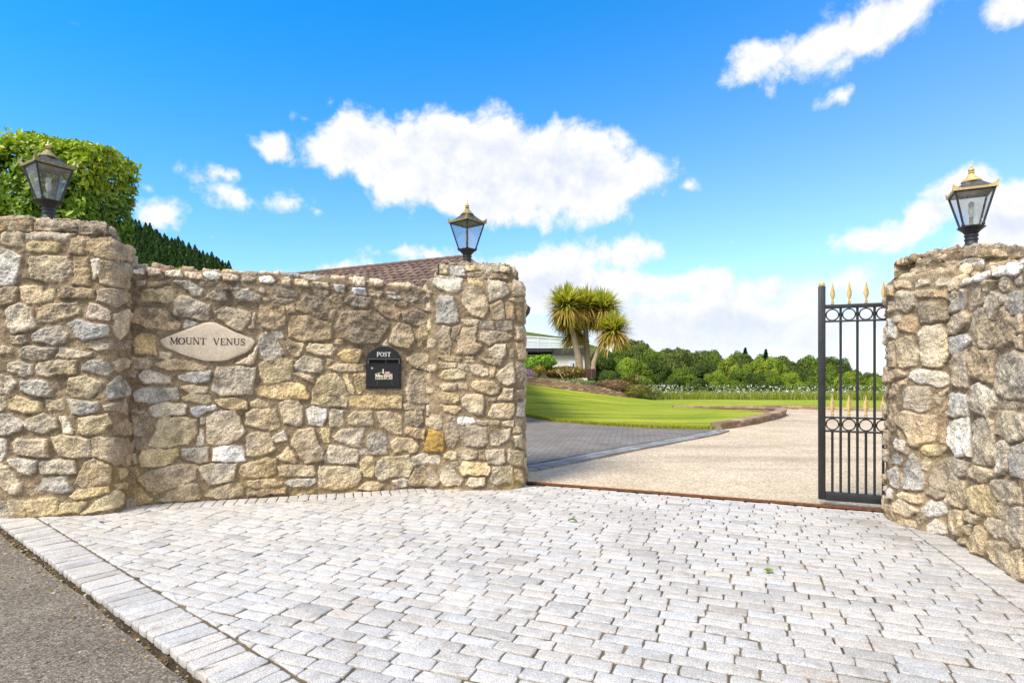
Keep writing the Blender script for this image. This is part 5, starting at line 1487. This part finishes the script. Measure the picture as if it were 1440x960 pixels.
# ------------------------------------------------------------------ bungalow with the tiled roof behind the wall
def bungalow():
    root = empty('bungalow', (0, 0, 0)); tag(root, 'bungalow with brown tiled hip roof behind the name wall', 'house')
    A = Vector((.33, 12.2, 2.5)); d = Vector((-.897, .442, 0)); Rg = Vector((-1.38, 17, 4.58)); e = Vector((-.05, 1, 0)).normalized()
    D = A+e*8.6; B = A+d*15; Cc = D+d*15; R2 = Rg+d*8.5
    inw = Vector((-.25, .35, 0))
    MB().add([Vector((p.x, p.y, z))+w for z in (-.05, 2.42) for p, w in ((A, Vector((-.35, .45, 0))), (D, Vector((-.35, -.4, 0))), (Cc, Vector((.3, -.4, 0))), (B, Vector((.35, .35, 0))))],
             [(0, 1, 5, 4), (1, 2, 6, 5), (2, 3, 7, 6), (3, 0, 4, 7), (4, 5, 6, 7)], (.62, .58, .50)).build('walls', MAT['vc_matt'], root)
    mb = MB(); rr = random.Random(2)
    def courses(P0, P1, Q0, Q1, n):
        """tile courses between the eave P0-P1 and the ridge Q0-Q1"""
        up = (P1-P0).cross(Q0-P0).normalized()
        if up.z < 0: up = -up
        for i in range(n):
            a0, a1 = P0.lerp(Q0, i/n), P1.lerp(Q1, i/n); b0, b1 = P0.lerp(Q0, (i+1)/n), P1.lerp(Q1, (i+1)/n)
            L = (a1-a0).length; m = max(1, int(L/.30)); L2 = max((b1-b0).length, .01)
            for j in range(m):
                t0, t1 = (j+.012)/m, (j+.988)/m; sg = 4
                k = rr.uniform(.75, 1.2); c = tuple(q*k for q in rr.choice(((.165, .105, .08), (.19, .125, .095), (.14, .092, .075), (.21, .15, .12))))
                vs = []
                for s_ in range(sg+1):
                    t = t0+(t1-t0)*s_/sg; hgt = .030+.028*math.sin(math.pi*s_/sg)
                    vs += [a0.lerp(a1, t)+up*hgt, b0.lerp(b1, t)+up*(hgt-.024), a0.lerp(a1, t)-up*.005]
                fs = []
                for s_ in range(sg): fs += [(s_*3, s_*3+3, s_*3+4, s_*3+1), (s_*3+2, s_*3+5, s_*3+3, s_*3)]
                mb.add(vs, fs, c)
    courses(A, B, Rg, R2, 16); courses(D, A, Rg, Rg+Vector((.02, .02, 0)), 14)
    mb.add([A, B, R2, Rg, D, Cc], [(0, 1, 2, 3), (0, 3, 4), (4, 3, 2, 5), (1, 5, 2)], (.10, .07, .055))
    roof = mb.build('roof', m_col('roof_tile', .85, .25, .3, 9, .4, 60), root)
    mb = MB()
    for a, b in ((A, Rg), (Rg, R2), (D, Rg)):
        n = int((b-a).length/.33)
        for i in range(n): mb.tube([a.lerp(b, i/n)+Vector((0, 0, .03)), a.lerp(b, (i+1.1)/n)+Vector((0, 0, .045))], .075, 8, (.15, .1, .08))
    mb.build('ridge_tiles', m_col('ridge_tile', .85, .25, .3, 9), roof, True)
    mb = MB()
    for a, b in ((A, B), (A, D)): mb.tube([a+Vector((0, 0, -.02)), b+Vector((0, 0, -.02))], .06, 8)
    mb.build('gutter', MAT['iron'], root, True)
bungalow()
# pale flat-roofed block with a glass balustrade
def terrace_block():
    Yb = 36.0; k = Yb/F
    x0, x1, xm = -3.0, (826-CX)*k, (777-CX)*k
    root = empty('flat_roofed_house', (0, Yb, 0)); tag(root, 'pale flat-roofed house with dark fascia and glass balustrade beyond the garden', 'house')
    z_t, z_f = EYE+(CY-489.5)*k, EYE+(CY-498)*k
    cr = (.74, .69, .60)
    MB().box(((xm+x1)/2, 3.5, z_f/2-.3), (x1-xm, 7, z_f+.6), 0, cr).box(((x0+xm)/2, 5.0, z_f/2-.3), (xm-x0-.01, 4, z_f+.6), 0, cr).build('walls', MAT['vc_matt'], root)
    MB().box(((xm+x1)/2-.01, 3.4, (z_t+z_f)/2), (x1-xm+.12, 7.4, z_t-z_f), 0, (.06, .055, .06)).build('fascia', MAT['vc_matt'], root)
    MB().box(((x0+xm)/2-.06, 3.1, z_t-.12), (xm-x0-.02, 7, .22), 0, (.05, .05, .055)).build('carport_roof', MAT['vc_matt'], root)
    MB().box((xm-.12, .1, z_t/2-.2), (.14, .14, z_t+.15), 0, (.05, .05, .055)).build('carport_post', MAT['vc_matt'], root)
    wx0, wx1 = (800-CX)*k, (809-CX)*k; wz0, wz1 = EYE+(CY-517)*k, EYE+(CY-508)*k
    fr = MB().box(((wx0+wx1)/2, -.02, (wz0+wz1)/2), (wx1-wx0, .06, wz1-wz0), 0, (.75, .76, .78)).build('window', MAT['vc'], root)
    MB().box((wx1-.12, -.06, (wz0+wz1)/2-.03), (.09, .03, (wz1-wz0)*.55), 0, (.05, .06, .08)).box((wx0+.14, -.06, (wz0+wz1)/2), (.2, .03, (wz1-wz0)*.7), 0, (.55, .62, .72)).build('pane', MAT['vc'], fr)
    # balustrade
    zb0 = z_t+.03; posts = [735, 757, 774, 790, 806, 822]
    gl = MB(); rail = MB()
    for i, u in enumerate(posts):
        x = (u-CX)*k; zt = EYE+(CY-np.interp(u, [735, 822], [472.5, 478.5]))*k
        rail.box((x, 0.2, (zb0+zt)/2), (.055, .055, zt-zb0), 0, (.78, .8, .8))
        if i: 
            xp = (posts[i-1]-CX)*k; ztp = EYE+(CY-np.interp(posts[i-1], [735, 822], [472.5, 478.5]))*k
            gl.add([(xp, .2, zb0+.06), (x, .2, zb0+.06), (x, .2, zt-.05), (xp, .2, ztp-.05), (xp, .215, zb0+.06), (x, .215, zb0+.06), (x, .215, zt-.05), (xp, .215, ztp-.05)], [(0, 1, 2, 3), (7, 6, 5, 4), (0, 4, 5, 1), (1, 5, 6, 2), (2, 6, 7, 3), (3, 7, 4, 0)], (.6, .68, .67))
            rail.tube([(xp, .2, ztp), (x, .2, zt)], .045, 6, (.8, .82, .82)); rail.tube([(xp, .2, (ztp+zb0)/2+.05), (x, .2, (zt+zb0)/2+.05)], .02, 6, (.8, .82, .82))
    gl.build('glass_panels', m_plain('balustrade_glass', (.62, .70, .69), .15, 0, .12, .8, .6), root); rail.build('handrail', MAT['vc'], root)
    MB().box(((x0+x1)/2, 5.5, z_t+.45), (x1-x0, 2.5, .8), 0, (.78, .80, .78)).build('upper_wall', MAT['vc_matt'], root)
terrace_block()

# ------------------------------------------------------------------ flower bed with its plants
bt = [(-4.0, 21.55, 1.52), (-2.0, 21.7, 1.29), (.41, 22.1, .99), (1.74, 22.6, .83), (3.13, 23.1, .64), (4.58, 23.6, .27), (5.1, 23.85, .13)]
bb = [(-4.5, 30, 1.75), (-2.0, 30, 1.6), (.6, 30, 1.25), (2.2, 30, 1.0), (4.2, 30, .6), (6.2, 29, .0), (6.9, 27, -.12)]
X, Y, Z = ruled(bt, bb, 90, 30)
sheet('planting_bed', X, Y, Z+(fbm(X*2, Y*2, 3, 4)-.5)*.06, m_ground('bed_soil', [(.05, .045, .02), (.075, .07, .028), (.10, .10, .04)], 1.5, 30))
def S(name, label, cat, u, v, Y, ru, rv, c1, c2, leaf, per, seed, nl=7, dep=None, **kw):
    p = at(u, v, Y); k = Y/F; return shrub(name, label, cat, p, (ru*k, (dep or ru*k*.8), rv*k), c1, c2, leaf, per, seed, nl, **kw)
S('green_shrub', 'fresh bright green shrub beside the pillar at the left end of the flower bed', 'shrub', 756, 510, 23.6, 27, 13, (.14, .30, .018), (.28, .46, .03), .14, 3500, 41)
S('gold_shrub', 'small yellow-gold leaved shrub below the bright green shrub', 'shrub', 757, 521, 22.9, 13, 8, (.26, .20, .03), (.38, .30, .05), .10, 4500, 42)
S('purple_flowers', 'purple flowering clump at the left end of the flower bed', 'flowers', 742, 524, 22.6, 9, 7, (.30, .14, .56), (.45, .26, .72), .07, 2500, 43)
S('pink_flowers', 'pale pink flowering clump right of the purple flowers', 'flowers', 751, 527, 22.6, 5, 3.5, (.42, .30, .30), (.5, .38, .36), .06, 2500, 44)
S('bronze_hedge', 'long low bronze-brown shrub in front of the palm trunks', 'shrub', 795, 524, 23.6, 36, 9, (.17, .125, .03), (.32, .22, .05), .10, 6500, 45, 14, dep=.7)
S('green_mat_plant', 'spreading blue-green mat plant along the top of the retaining wall', 'ground cover', 800, 535.5, 23.1, 46, 4.5, (.20, .32, .10), (.34, .44, .18), .08, 6000, 46, 16, dep=.45)
S('rust_heather', 'pinkish tan heather at the right end of the retaining wall', 'heather', 862, 541, 23.8, 25, 8, (.25, .14, .075), (.36, .24, .13), .08, 6000, 47, 12, dep=.6)
S('olive_shrub', 'low olive yellow shrub spilling over the end of the retaining wall', 'shrub', 893, 549, 23.8, 26, 9, (.17, .16, .028), (.30, .26, .05), .09, 6000, 48, 12, dep=.7)
S('pale_shrub', 'rounded pale yellow-green shrub on the lawn below the spiky plant', 'shrub', 922, 552.5, 24.2, 13, 8.5, (.20, .22, .06), (.34, .34, .11), .08, 5000, 49, 8)
# spiky phormium
def strap_leaf(base, d, L, w, droop, col, V, Fc, C, nseg=5):
    d = d/np.linalg.norm(d); h = np.array([d[0], d[1], 0.0]); side = np.cross(d, (0, 0, 1)); nl = np.linalg.norm(side); side = side/nl if nl > 1e-3 else np.array([1.0, 0, 0]); b0 = len(V)
    for i in range(nseg+1):
        t = i/nseg; p = base+d*L*t+np.array([0, 0, -droop*L*t*t])+h*droop*L*.15*t*t; ww = w*(1-t**2.2)*(.55+.45*min(1, t*4))
        V.append(p-side*ww); V.append(p+side*ww); C.append(col); C.append(col)
    for i in range(nseg): Fc.append((b0+2*i, b0+2*i+1, b0+2*i+3, b0+2*i+2))
def phormium():
    rng = np.random.default_rng(61); p = at(890, 546, 25.2); root = empty('spiky_plant', p); tag(root, 'spiky bronze-green New Zealand flax plant at the right end of the bed', 'spiky plant')
    V, Fc, C = [], [], []
    for i in range(150):
        a = rng.uniform(0, 2*np.pi); e = rng.uniform(.25, 1.35); d = np.array([math.cos(a)*math.cos(e), math.sin(a)*math.cos(e), math.sin(e)])
        c = np.array((.17, .15, .035)) if rng.random() < .4 else np.array((.12, .14, .03)) if rng.random() < .6 else np.array((.28, .22, .08))
        strap_leaf(np.array([rng.normal(0, .1), rng.normal(0, .1), -.05]), d, rng.uniform(.7, 1.25), .03, rng.uniform(.1, .5), tuple(c*rng.uniform(.7, 1.2)), V, Fc, C)
    link('leaves', fmesh('leaves', V, Fc, C), MAT['leaf'], root)
phormium()
# brown board panel
p = at(822, 525, 24.6)
root = empty('board_panel', (p.x, p.y, .75)); tag(root, 'short dark brown timber fence panel below the palm trunks', 'fence panel')
for i in range(7): MB().box((-.36+i*.12, 0, p.z-.75), (.112, .03, .40), 0, (.075+.012*(i % 3), .042, .038), .004).build('board', MAT['vc_matt'], root)
for sx in (-.42, .42): MB().box((sx, .035, p.z-.78), (.06, .05, .46), 0, (.07, .045, .04), .004).build('post', MAT['vc_matt'], root)
a, b = at(782, 522, 22.9), at(792, 529, 22.75)
tag(MB().tube([a, (a+b)/2+Vector((0, 0, .02)), b+Vector((0, 0, -.12))], [.014, .016, .012], 6, (.42, .35, .27)).build('garden_stake', MAT['vc_matt']), 'pale wooden stake leaning in the flower bed', 'stake')

# ------------------------------------------------------------------ cabbage palms
def palm(label, trunks, crowns, seed):
    """trunks: polylines with radii; crowns: (centre, radius)"""
    rng = np.random.default_rng(seed); b = Vector(trunks[0][0][0]); root = empty('cabbage_palm', b); tag(root, label, 'palm tree')
    mb = MB()
    for pts, rs in trunks:
        # resample for rings
        P = [Vector(p)-b for p in pts]; dense = []; rr = []
        for i in range(len(P)-1):
            for j in range(6): dense.append(P[i].lerp(P[i+1], j/6)); rr.append((rs[i]+(rs[i+1]-rs[i])*j/6)*(1+rng.normal(0, .04)))
        dense.append(P[-1]); rr.append(rs[-1]); mb.tube(dense, rr, 10)
    mb.build('trunk', MAT['palm_bark'], root, True)
    for c, r_ in crowns:
        V, Fc, C = [], [], []; c = np.array(c)-np.array(b)
        for i in range(1000):
            d = rng.normal(0, 1, 3); d /= np.linalg.norm(d)
            if d[2] < -.75: d[2] *= -.4
            low = d[2] < -.12; L = r_*rng.uniform(.72, 1.08)*(1 if not low else .88)
            if low: col = np.array((.68, .48, .14)) if rng.random() < .65 else np.array((.45, .42, .08))
            else: col = np.array((.42, .46, .07)) if rng.random() < .6 else np.array((.66, .56, .14))
            dr = rng.uniform(.02, .28) if not low else rng.uniform(.25, .6)
            strap_leaf(c+rng.normal(0, .05, 3)+d*.05, d, L, .038*r_, dr, tuple(col*rng.uniform(.65, 1.25)), V, Fc, C)
        link('crown', fmesh('crown', V, Fc, C), MAT['palm_leaf'], root)
Yp = 26.0
def q(u, v, dy=0.0): return tuple(at(u, v, Yp+dy))
palm('cabbage palm with the tallest left crown on a leaning trunk', [([q(817, 530), q(813, 500), q(806, 470), q(800, 448), q(797, 434)], [.18, .155, .125, .115, .11])], [(q(796, 430), 1.22), (q(808, 468, .9), .95), (q(800, 448, .5), .9)], 71)
palm('cabbage palm with a forked trunk and two crowns between its neighbours', [([q(827, 530, .5), q(826, 500, .5), q(824, 470, .5), q(823, 446, .5)], [.165, .14, .12, .10]), ([q(824, 462, .5), q(835, 450, .5), q(846, 440, .5)], [.09, .075, .07])], [(q(824, 430, .5), 1.12), (q(848, 434, .5), 1.12), (q(838, 446, .9), .8)], 72)
palm('cabbage palm with the lowest crown on a slim trunk bending right', [([q(833, 532, -.4), q(835, 510, -.4), q(842, 490, -.4), q(855, 472, -.4)], [.12, .11, .10, .09])], [(q(862, 464, -.4), 1.1)], 73)

# ------------------------------------------------------------------ meadow of tall grass with white umbels
rng = np.random.default_rng(15); n = 75000
X = rng.uniform(4.2, 46, n); Y = rng.uniform(0, 1, n)**1.5*15
fr = np.interp(X, [4.2, 6.4, 9, 13, 18, 32, 46], [24.6, 26.2, 28.0, 28.6, 28.2, 25, 22]); Y = fr+Y+rng.normal(0, .1, n)
zz = gz(X, Y); hh = rng.uniform(.28, .60, n)*(1+.25*(fbm(X*.5, Y*.5, 3, 3)-.5))
g1 = mixcol(n, (.18, .25, .025), (.36, .40, .055), rng, .2, (.42, .38, .14), .15)
blades('meadow_grass', np.stack([X, Y, zz], 1), hh, rng.uniform(.007, .017, n), g1, MAT['far_leaf'], 7, .22)
n = 3600; X = rng.uniform(4.5, 46, n); fr = np.interp(X, [4.2, 6.4, 9, 13, 18, 32, 46], [24.6, 26.2, 28.0, 28.6, 28.2, 25, 22]); Y = fr+.3+rng.uniform(0, 1, n)**1.3*12
keep = fbm(X*.55, Y*.3, 3, 33) > .36; X, Y = X[keep], Y[keep]; n = len(X)
zz = gz(X, Y)+rng.uniform(.32, .86, n)
V = []; Fc = []; C = []
m6 = 7; ang = np.arange(m6)*2*np.pi/m6
for i in range(n):
    b0 = len(V); r_ = rng.uniform(.02, .05); tl = rng.normal(0, .45, 2)
    for a in ang: V.append((X[i]+r_*math.cos(a), Y[i]+r_*math.sin(a), zz[i]+tl[0]*r_*math.cos(a)+tl[1]*r_*math.sin(a)+rng.normal(0, .012)))
    V.append((X[i], Y[i], zz[i]+.025)); k = rng.uniform(.45, .72); C += [(k, k, k*.88)]*(m6+1)
    for j in range(m6): Fc.append((b0+j, b0+(j+1) % m6, b0+m6))
tag(link('meadow_flowers', fmesh('meadow_flowers', V, Fc, C), MAT['far_leaf']), kind='stuff')

# ------------------------------------------------------------------ woodland beyond the meadow
def tree_proto(seed, H_, Rr, c1, c2, nl=30, leaf=.34, per=360, flat=1.0):
    rng = np.random.default_rng(seed); root = empty('deciduous_tree', (0, 0, 0))
    lob = []
    for i in range(nl):
        d = rng.normal(0, 1, 3); d /= np.linalg.norm(d); d[2] = abs(d[2])*.95-.28
        k = rng.uniform(.24, .42); c = np.array([d[0]*Rr*(1-k), d[1]*Rr*(1-k), H_*.58+d[2]*H_*.46*(1-k*.7)*flat]); lob.append((c, np.array([k*Rr, k*Rr, k*Rr*.85])*rng.uniform(.85, 1.2)))
    P = []; Nn = []; cl = []
    for (c, r_) in lob:
        n = int(per*(r_[0]*r_[1]*r_[2])**(2/3)/1.6)+50; d = rng.normal(0, 1, (n, 3)); d /= np.linalg.norm(d, axis=1, keepdims=True); d[:, 2] = np.where(d[:, 2] < -.3, -d[:, 2], d[:, 2])
        bump_ = 1+.35*(fbm(d[:, 0]*2.5+c[0]*3, d[:, 1]*2.5+d[:, 2]*2+c[1], 2, seed)-.5)
        P.append(c+d*r_*(bump_*(1-rng.random(n)**2*.4))[:, None]); Nn.append(d+np.array((0, 0, .3))); cl.append(np.full(n, rng.uniform(0, 1)))
    P = np.concatenate(P); Nn = np.concatenate(Nn); cl = np.concatenate(cl)
    t = np.clip(cl*.85+rng.random(len(P))*.3-.08, 0, 1)[:, None]; col = np.array(c1)*(1-t)+np.array(c2)*t; col = col*(1+rng.normal(0, .14, (len(P), 1)))  # clump tones spread apart to paint in lit tops and shaded gaps
    leaves('crown', P, Nn, np.full(len(P), leaf), np.clip(col, .003, 1), MAT['far_leaf'], seed, root, .75, .2, .5)
    mb = MB(); mb.tube([(0, 0, -.6), (.1, 0, H_*.25), (0, .1, H_*.55), (0, 0, H_*.8)], [H_*.03, H_*.024, H_*.016, .05], 8)
    for i in range(6): e = lob[i][0]; mb.tube([(0, 0, H_*(.28+.05*i)), tuple(e*.6+np.array([0, 0, H_*.17])), tuple(e)], [H_*.012, H_*.009, .04], 6)
    mb.build('trunk', MAT['bark'], root, True); return root
def conifer_proto(seed, H_, Rr, c1, c2, n=1500, leaf=.7):
    rng = np.random.default_rng(seed); root = empty('conifer', (0, 0, 0))
    z = rng.random(n)**.75; tier = np.floor(z*13)/13; rad = Rr*(1-z)**.8*(.62+.38*(1-(z-tier)*13)); a = rng.uniform(0, 2*np.pi, n); k = rng.uniform(.35, 1, n)**.5
    P = np.stack([np.cos(a)*rad*k, np.sin(a)*rad*k, H_*(.08+.92*z)-rad*k*.25], 1); Nn = np.stack([np.cos(a)*.5, np.sin(a)*.5, np.full(n, .8)], 1)
    leaves('crown', P, Nn, np.full(n, leaf)*(1-.45*z), mixcol(n, c1, c2, rng), MAT['far_leaf'], seed, root, .4, .1, .4)
    MB().tube([(0, 0, -.6), (0, 0, H_*.99)], [H_*.022, .02], 7).build('trunk', MAT['bark'], root, True); return root
GRN = [((.05, .10, .014), (.20, .29, .035)), ((.08, .145, .015), (.28, .37, .04)), ((.06, .095, .022), (.19, .235, .055)), ((.12, .18, .018), (.36, .42, .05)), ((.035, .07, .016), (.13, .19, .032))]
protos = [tree_proto(100+i, 10, 4.2+.5*(i % 3), *GRN[i], nl=24+3*(i % 3)) for i in range(5)]
KIND = ['mid green broad tree in the woodland beyond the meadow', 'fresh green tree in the woodland beyond the meadow', 'grey-green tree in the woodland beyond the meadow', 'yellowish green tree in the woodland beyond the meadow', 'dark green tree in the woodland beyond the meadow']
used = set()
def plant(kind, u, v_top, Y, width_px=None, hgt=None, label=None):
    v_top -= (9 if u < 960 else 6) if v_top < 515 else 2; x = (u-CX)/F*Y; g = float(gz(x, Y)); top = EYE+(CY-v_top)/F*Y; h = (top-g) if hgt is None else hgt
    s = h/10.0; w = s if width_px is None else width_px/F*Y/2/4.6
    p = protos[kind]; loc = (x, Y, g)
    o = p if kind not in used else dup(p)
    used.add(kind); o.location = loc; o.scale = (w, w, s); o.rotation_euler = (0, 0, random.Random(int(u*7+Y)).uniform(0, 6.28))
    if label: tag(o, label, 'tree'); 
    else: tag(o, KIND[kind], 'tree', KIND[kind].replace(' tree in', ' trees in'))
    if label and 'group' in o: del o['group']
    return o
TR = [  # kind, u, top v, distance, crown width
 (4, 846, 498, 62, 46), (0, 870, 486, 66, 60), (1, 889, 508, 56, 56), (2, 893, 480, 78, 56), (0, 915, 494, 70, 50), (4, 926, 512, 58, 46), (2, 945, 493, 74, 58), (2, 975, 494, 82, 62), (0, 960, 515, 60, 50),
 (4, 992, 508, 66, 44), (1, 1006, 520, 57, 42), (0, 1000, 496, 90, 46), (3, 1023, 500, 88, 46), (2, 1046, 497, 94, 40), (0, 1040, 516, 66, 46), (1, 1061, 504, 84, 46), (4, 1062, 524, 58, 34), (3, 1077, 507, 80, 42), (1, 1090, 503, 90, 44),
 (1, 1109, 522, 64, 44), (0, 1085, 520, 62, 40), (2, 1120, 508, 98, 44), (0, 1137, 500, 112, 48), (2, 1160, 501, 118, 46), (4, 1180, 506, 114, 40), (0, 1150, 525, 68, 44), (4, 1130, 516, 84, 40), (0, 1168, 512, 90, 42),
 (0, 1205, 517, 88, 44), (2, 1222, 521, 92, 36), (1, 1232, 528, 78, 36), (4, 1248, 532, 96, 34), (0, 1262, 533, 84, 40), (1, 1290, 532, 82, 44), (2, 1330, 528, 88, 50), (0, 1190, 530, 62, 36), (1, 1225, 538, 60, 40), (4, 858, 520, 55, 40), (1, 905, 528, 52, 34), (4, 985, 532, 54, 34), (0, 1030, 534, 53, 34), (1, 1120, 536, 55, 34), (0, 1255, 542, 56, 40), (4, 1075, 536, 54, 30), (4, 948, 532, 54, 34), (0, 836, 512, 70, 40), (4, 815, 516, 74, 44), (2, 1000, 492, 120, 40), (0, 1035, 494, 122, 40), (4, 960, 491, 110, 44), (0, 1070, 499, 125, 44), (2, 1100, 501, 130, 44)]
for k_, u, v, Yt, w in TR: plant(k_, u, v, Yt, w)
plant(3, 1189, 519, 74, 46, label='bright yellow-green tree seen between the bars of the iron gate')
pu = tree_proto(140, 10, 4.5, (.030, .016, .022), (.065, .032, .04)); pu.name = 'copper_beech'
g = float(gz(14, 70)); x = (996-CX)/F*70; pu.location = (x, 70, g); hh = EYE+(CY-512)/F*70-g; pu.scale = (.42, .42, hh/10); tag(pu, 'dark purple-leaved tree in the middle of the woodland', 'tree')
cp = conifer_proto(150, 14, 2.6, (.012, .028, .012), (.035, .06, .022))
first = True
for u, v, Yt, lb in ((1048, 489, 100, 'pointed dark conifer on the woodland skyline, left of the pair'), (1077, 491, 104, 'slim pointed dark conifer on the woodland skyline, right of the pair')):
    o = cp if first else dup(cp); first = False
    x = (u-CX)/F*Yt; g = float(gz(x, Yt)); h = EYE+(CY-v)/F*Yt-g; o.location = (x, Yt, g); o.scale = (1.5, 1.5, h/14); tag(o, lb, 'conifer')
    if 'group' in o: del o['group']

# ------------------------------------------------------------------ hills: conifer hill on the left, moor behind the house
ridge = [(-470, 92), (-330, 112), (-268, 108), (-228, 84), (-200, 73), (-184, 65), (-173, 58), (-165, 49), (-150, 24), (-130, 8), (-105, -8), (-80, -14)]
HY = 350.0
X, Y, Z = ruled([(x*.72, 235, -16+max(z, 0)*.12) for x, z in ridge], [(x, HY, z) for x, z in ridge], 60, 20)
mh = m_ground('hill_scrub', [(.03, .06, .018), (.045, .085, .022), (.06, .10, .028)], .05, 1.2)
sheet('conifer_hill', X, Y, Z, mh)
X2, Y2, Z2 = ruled([(x, HY, z) for x, z in ridge], [(x*1.1, 470, z*.5-10) for x, z in ridge], 60, 8); sheet('conifer_hill_back', X2, Y2, Z2, mh)
cf = conifer_proto(160, 10, 4.4, (.04, .09, .026), (.10, .18, .05), 800, 1.7); hr = random.Random(12); first = True; cnt = 0
spots = []
for i in range(3000):
    t = hr.random(); f_ = 1-hr.random()**1.5*.26
    x = np.interp(t, [0, 1], [-262, -160]); zr = float(np.interp(x, [r_[0] for r_ in ridge], [r_[1] for r_ in ridge]))
    xf = x*.72; zf = -16+max(zr, 0)*.12
    px_, py_, pz_ = xf+(x-xf)*f_, 235+(HY-235)*f_, zf+(zr-zf)*f_
    u = CX+F*px_/py_; v = CY-(pz_+8-EYE)/py_*F
    if not (180 < u < 340 and v < 395): continue
    if any((px_-a)**2+(py_-b)**2 < 5 for a, b in spots): continue
    spots.append((px_, py_))
    o = cf if first else dup(cf); first = False
    s = hr.uniform(.8, 1.05); o.location = (px_, py_, pz_-.5); o.scale = (s, s, s*hr.uniform(.85, 1.15)); o.rotation_euler = (0, 0, hr.uniform(0, 6))
    tag(o, 'dark conifer in the plantation on the far hillside', 'conifer', 'conifers on the far hillside'); cnt += 1
    if cnt >= 290: break
mr = [(-60, 34), (-20, 33), (4, 30), (14, 28.5), (40, 24.5), (62, 18), (85, 8), (110, -6)]
X, Y, Z = ruled([(x*.8, 280, -14) for x, z in mr], [(x, 400, z) for x, z in mr], 60, 14)
sheet('moor_hill', X, Y, Z, m_ground('moor', [(.06, .085, .02), (.10, .12, .03), (.14, .13, .045)], .06, 1.5))

# ------------------------------------------------------------------ small things on the setts
def small_leaf(u, v, label, size, col, seed):
    k = EYE*F/(v-CY); p = Vector(((u-CX)/F*k, k, .006)); rr = random.Random(seed); mb = MB()
    for j in range(2):
        a = rr.uniform(0, 6.28); vs = []; n = 6
        for i in range(n+1):
            t = i/n; w = size*.28*math.sin(math.pi*min(1, t*.98+.01)); c = Vector((math.cos(a), math.sin(a), 0))*size*(t-.5); s = Vector((-math.sin(a), math.cos(a), 0))*w
            z = .012*math.sin(math.pi*t)+.002+.004*j; vs += [p+c-s+Vector((0, 0, z+.006)), p+c+Vector((0, 0, z)), p+c+s+Vector((0, 0, z+.006))]
        mb.add(vs, [f for i in range(n) for f in ((i*3, i*3+1, i*3+4, i*3+3), (i*3+1, i*3+2, i*3+5, i*3+4))], col)
    tag(mb.build('fallen_leaf', MAT['leaf'], None, True), label, 'leaf')
small_leaf(1081, 806, 'fallen bright green leaf lying in the middle of the setts', .06, (.25, .36, .05), 1)
small_leaf(805, 734, 'small green weed lying on the setts near the gate line', .075, (.16, .26, .03), 2)
def weed(p, label, seed):
    rng = np.random.default_rng(seed); V, Fc, C = [], [], []
    for i in range(14):
        a = rng.uniform(0, 6.28); e = rng.uniform(.5, 1.3); strap_leaf(np.array([rng.normal(0, .008), rng.normal(0, .008), 0]), np.array([math.cos(a)*math.cos(e), math.sin(a)*math.cos(e), math.sin(e)]), rng.uniform(.03, .07), .006, .3, (.2*rng.uniform(.7, 1.2), .3, .04), V, Fc, C)
    o = link('weed', fmesh('weed', V, Fc, C), MAT['leaf']); o.location = p; tag(o, label, 'weed')
weed((3.13, 3.93, -.005), 'tiny green weed at the foot of the right wall near the pillar', 3)
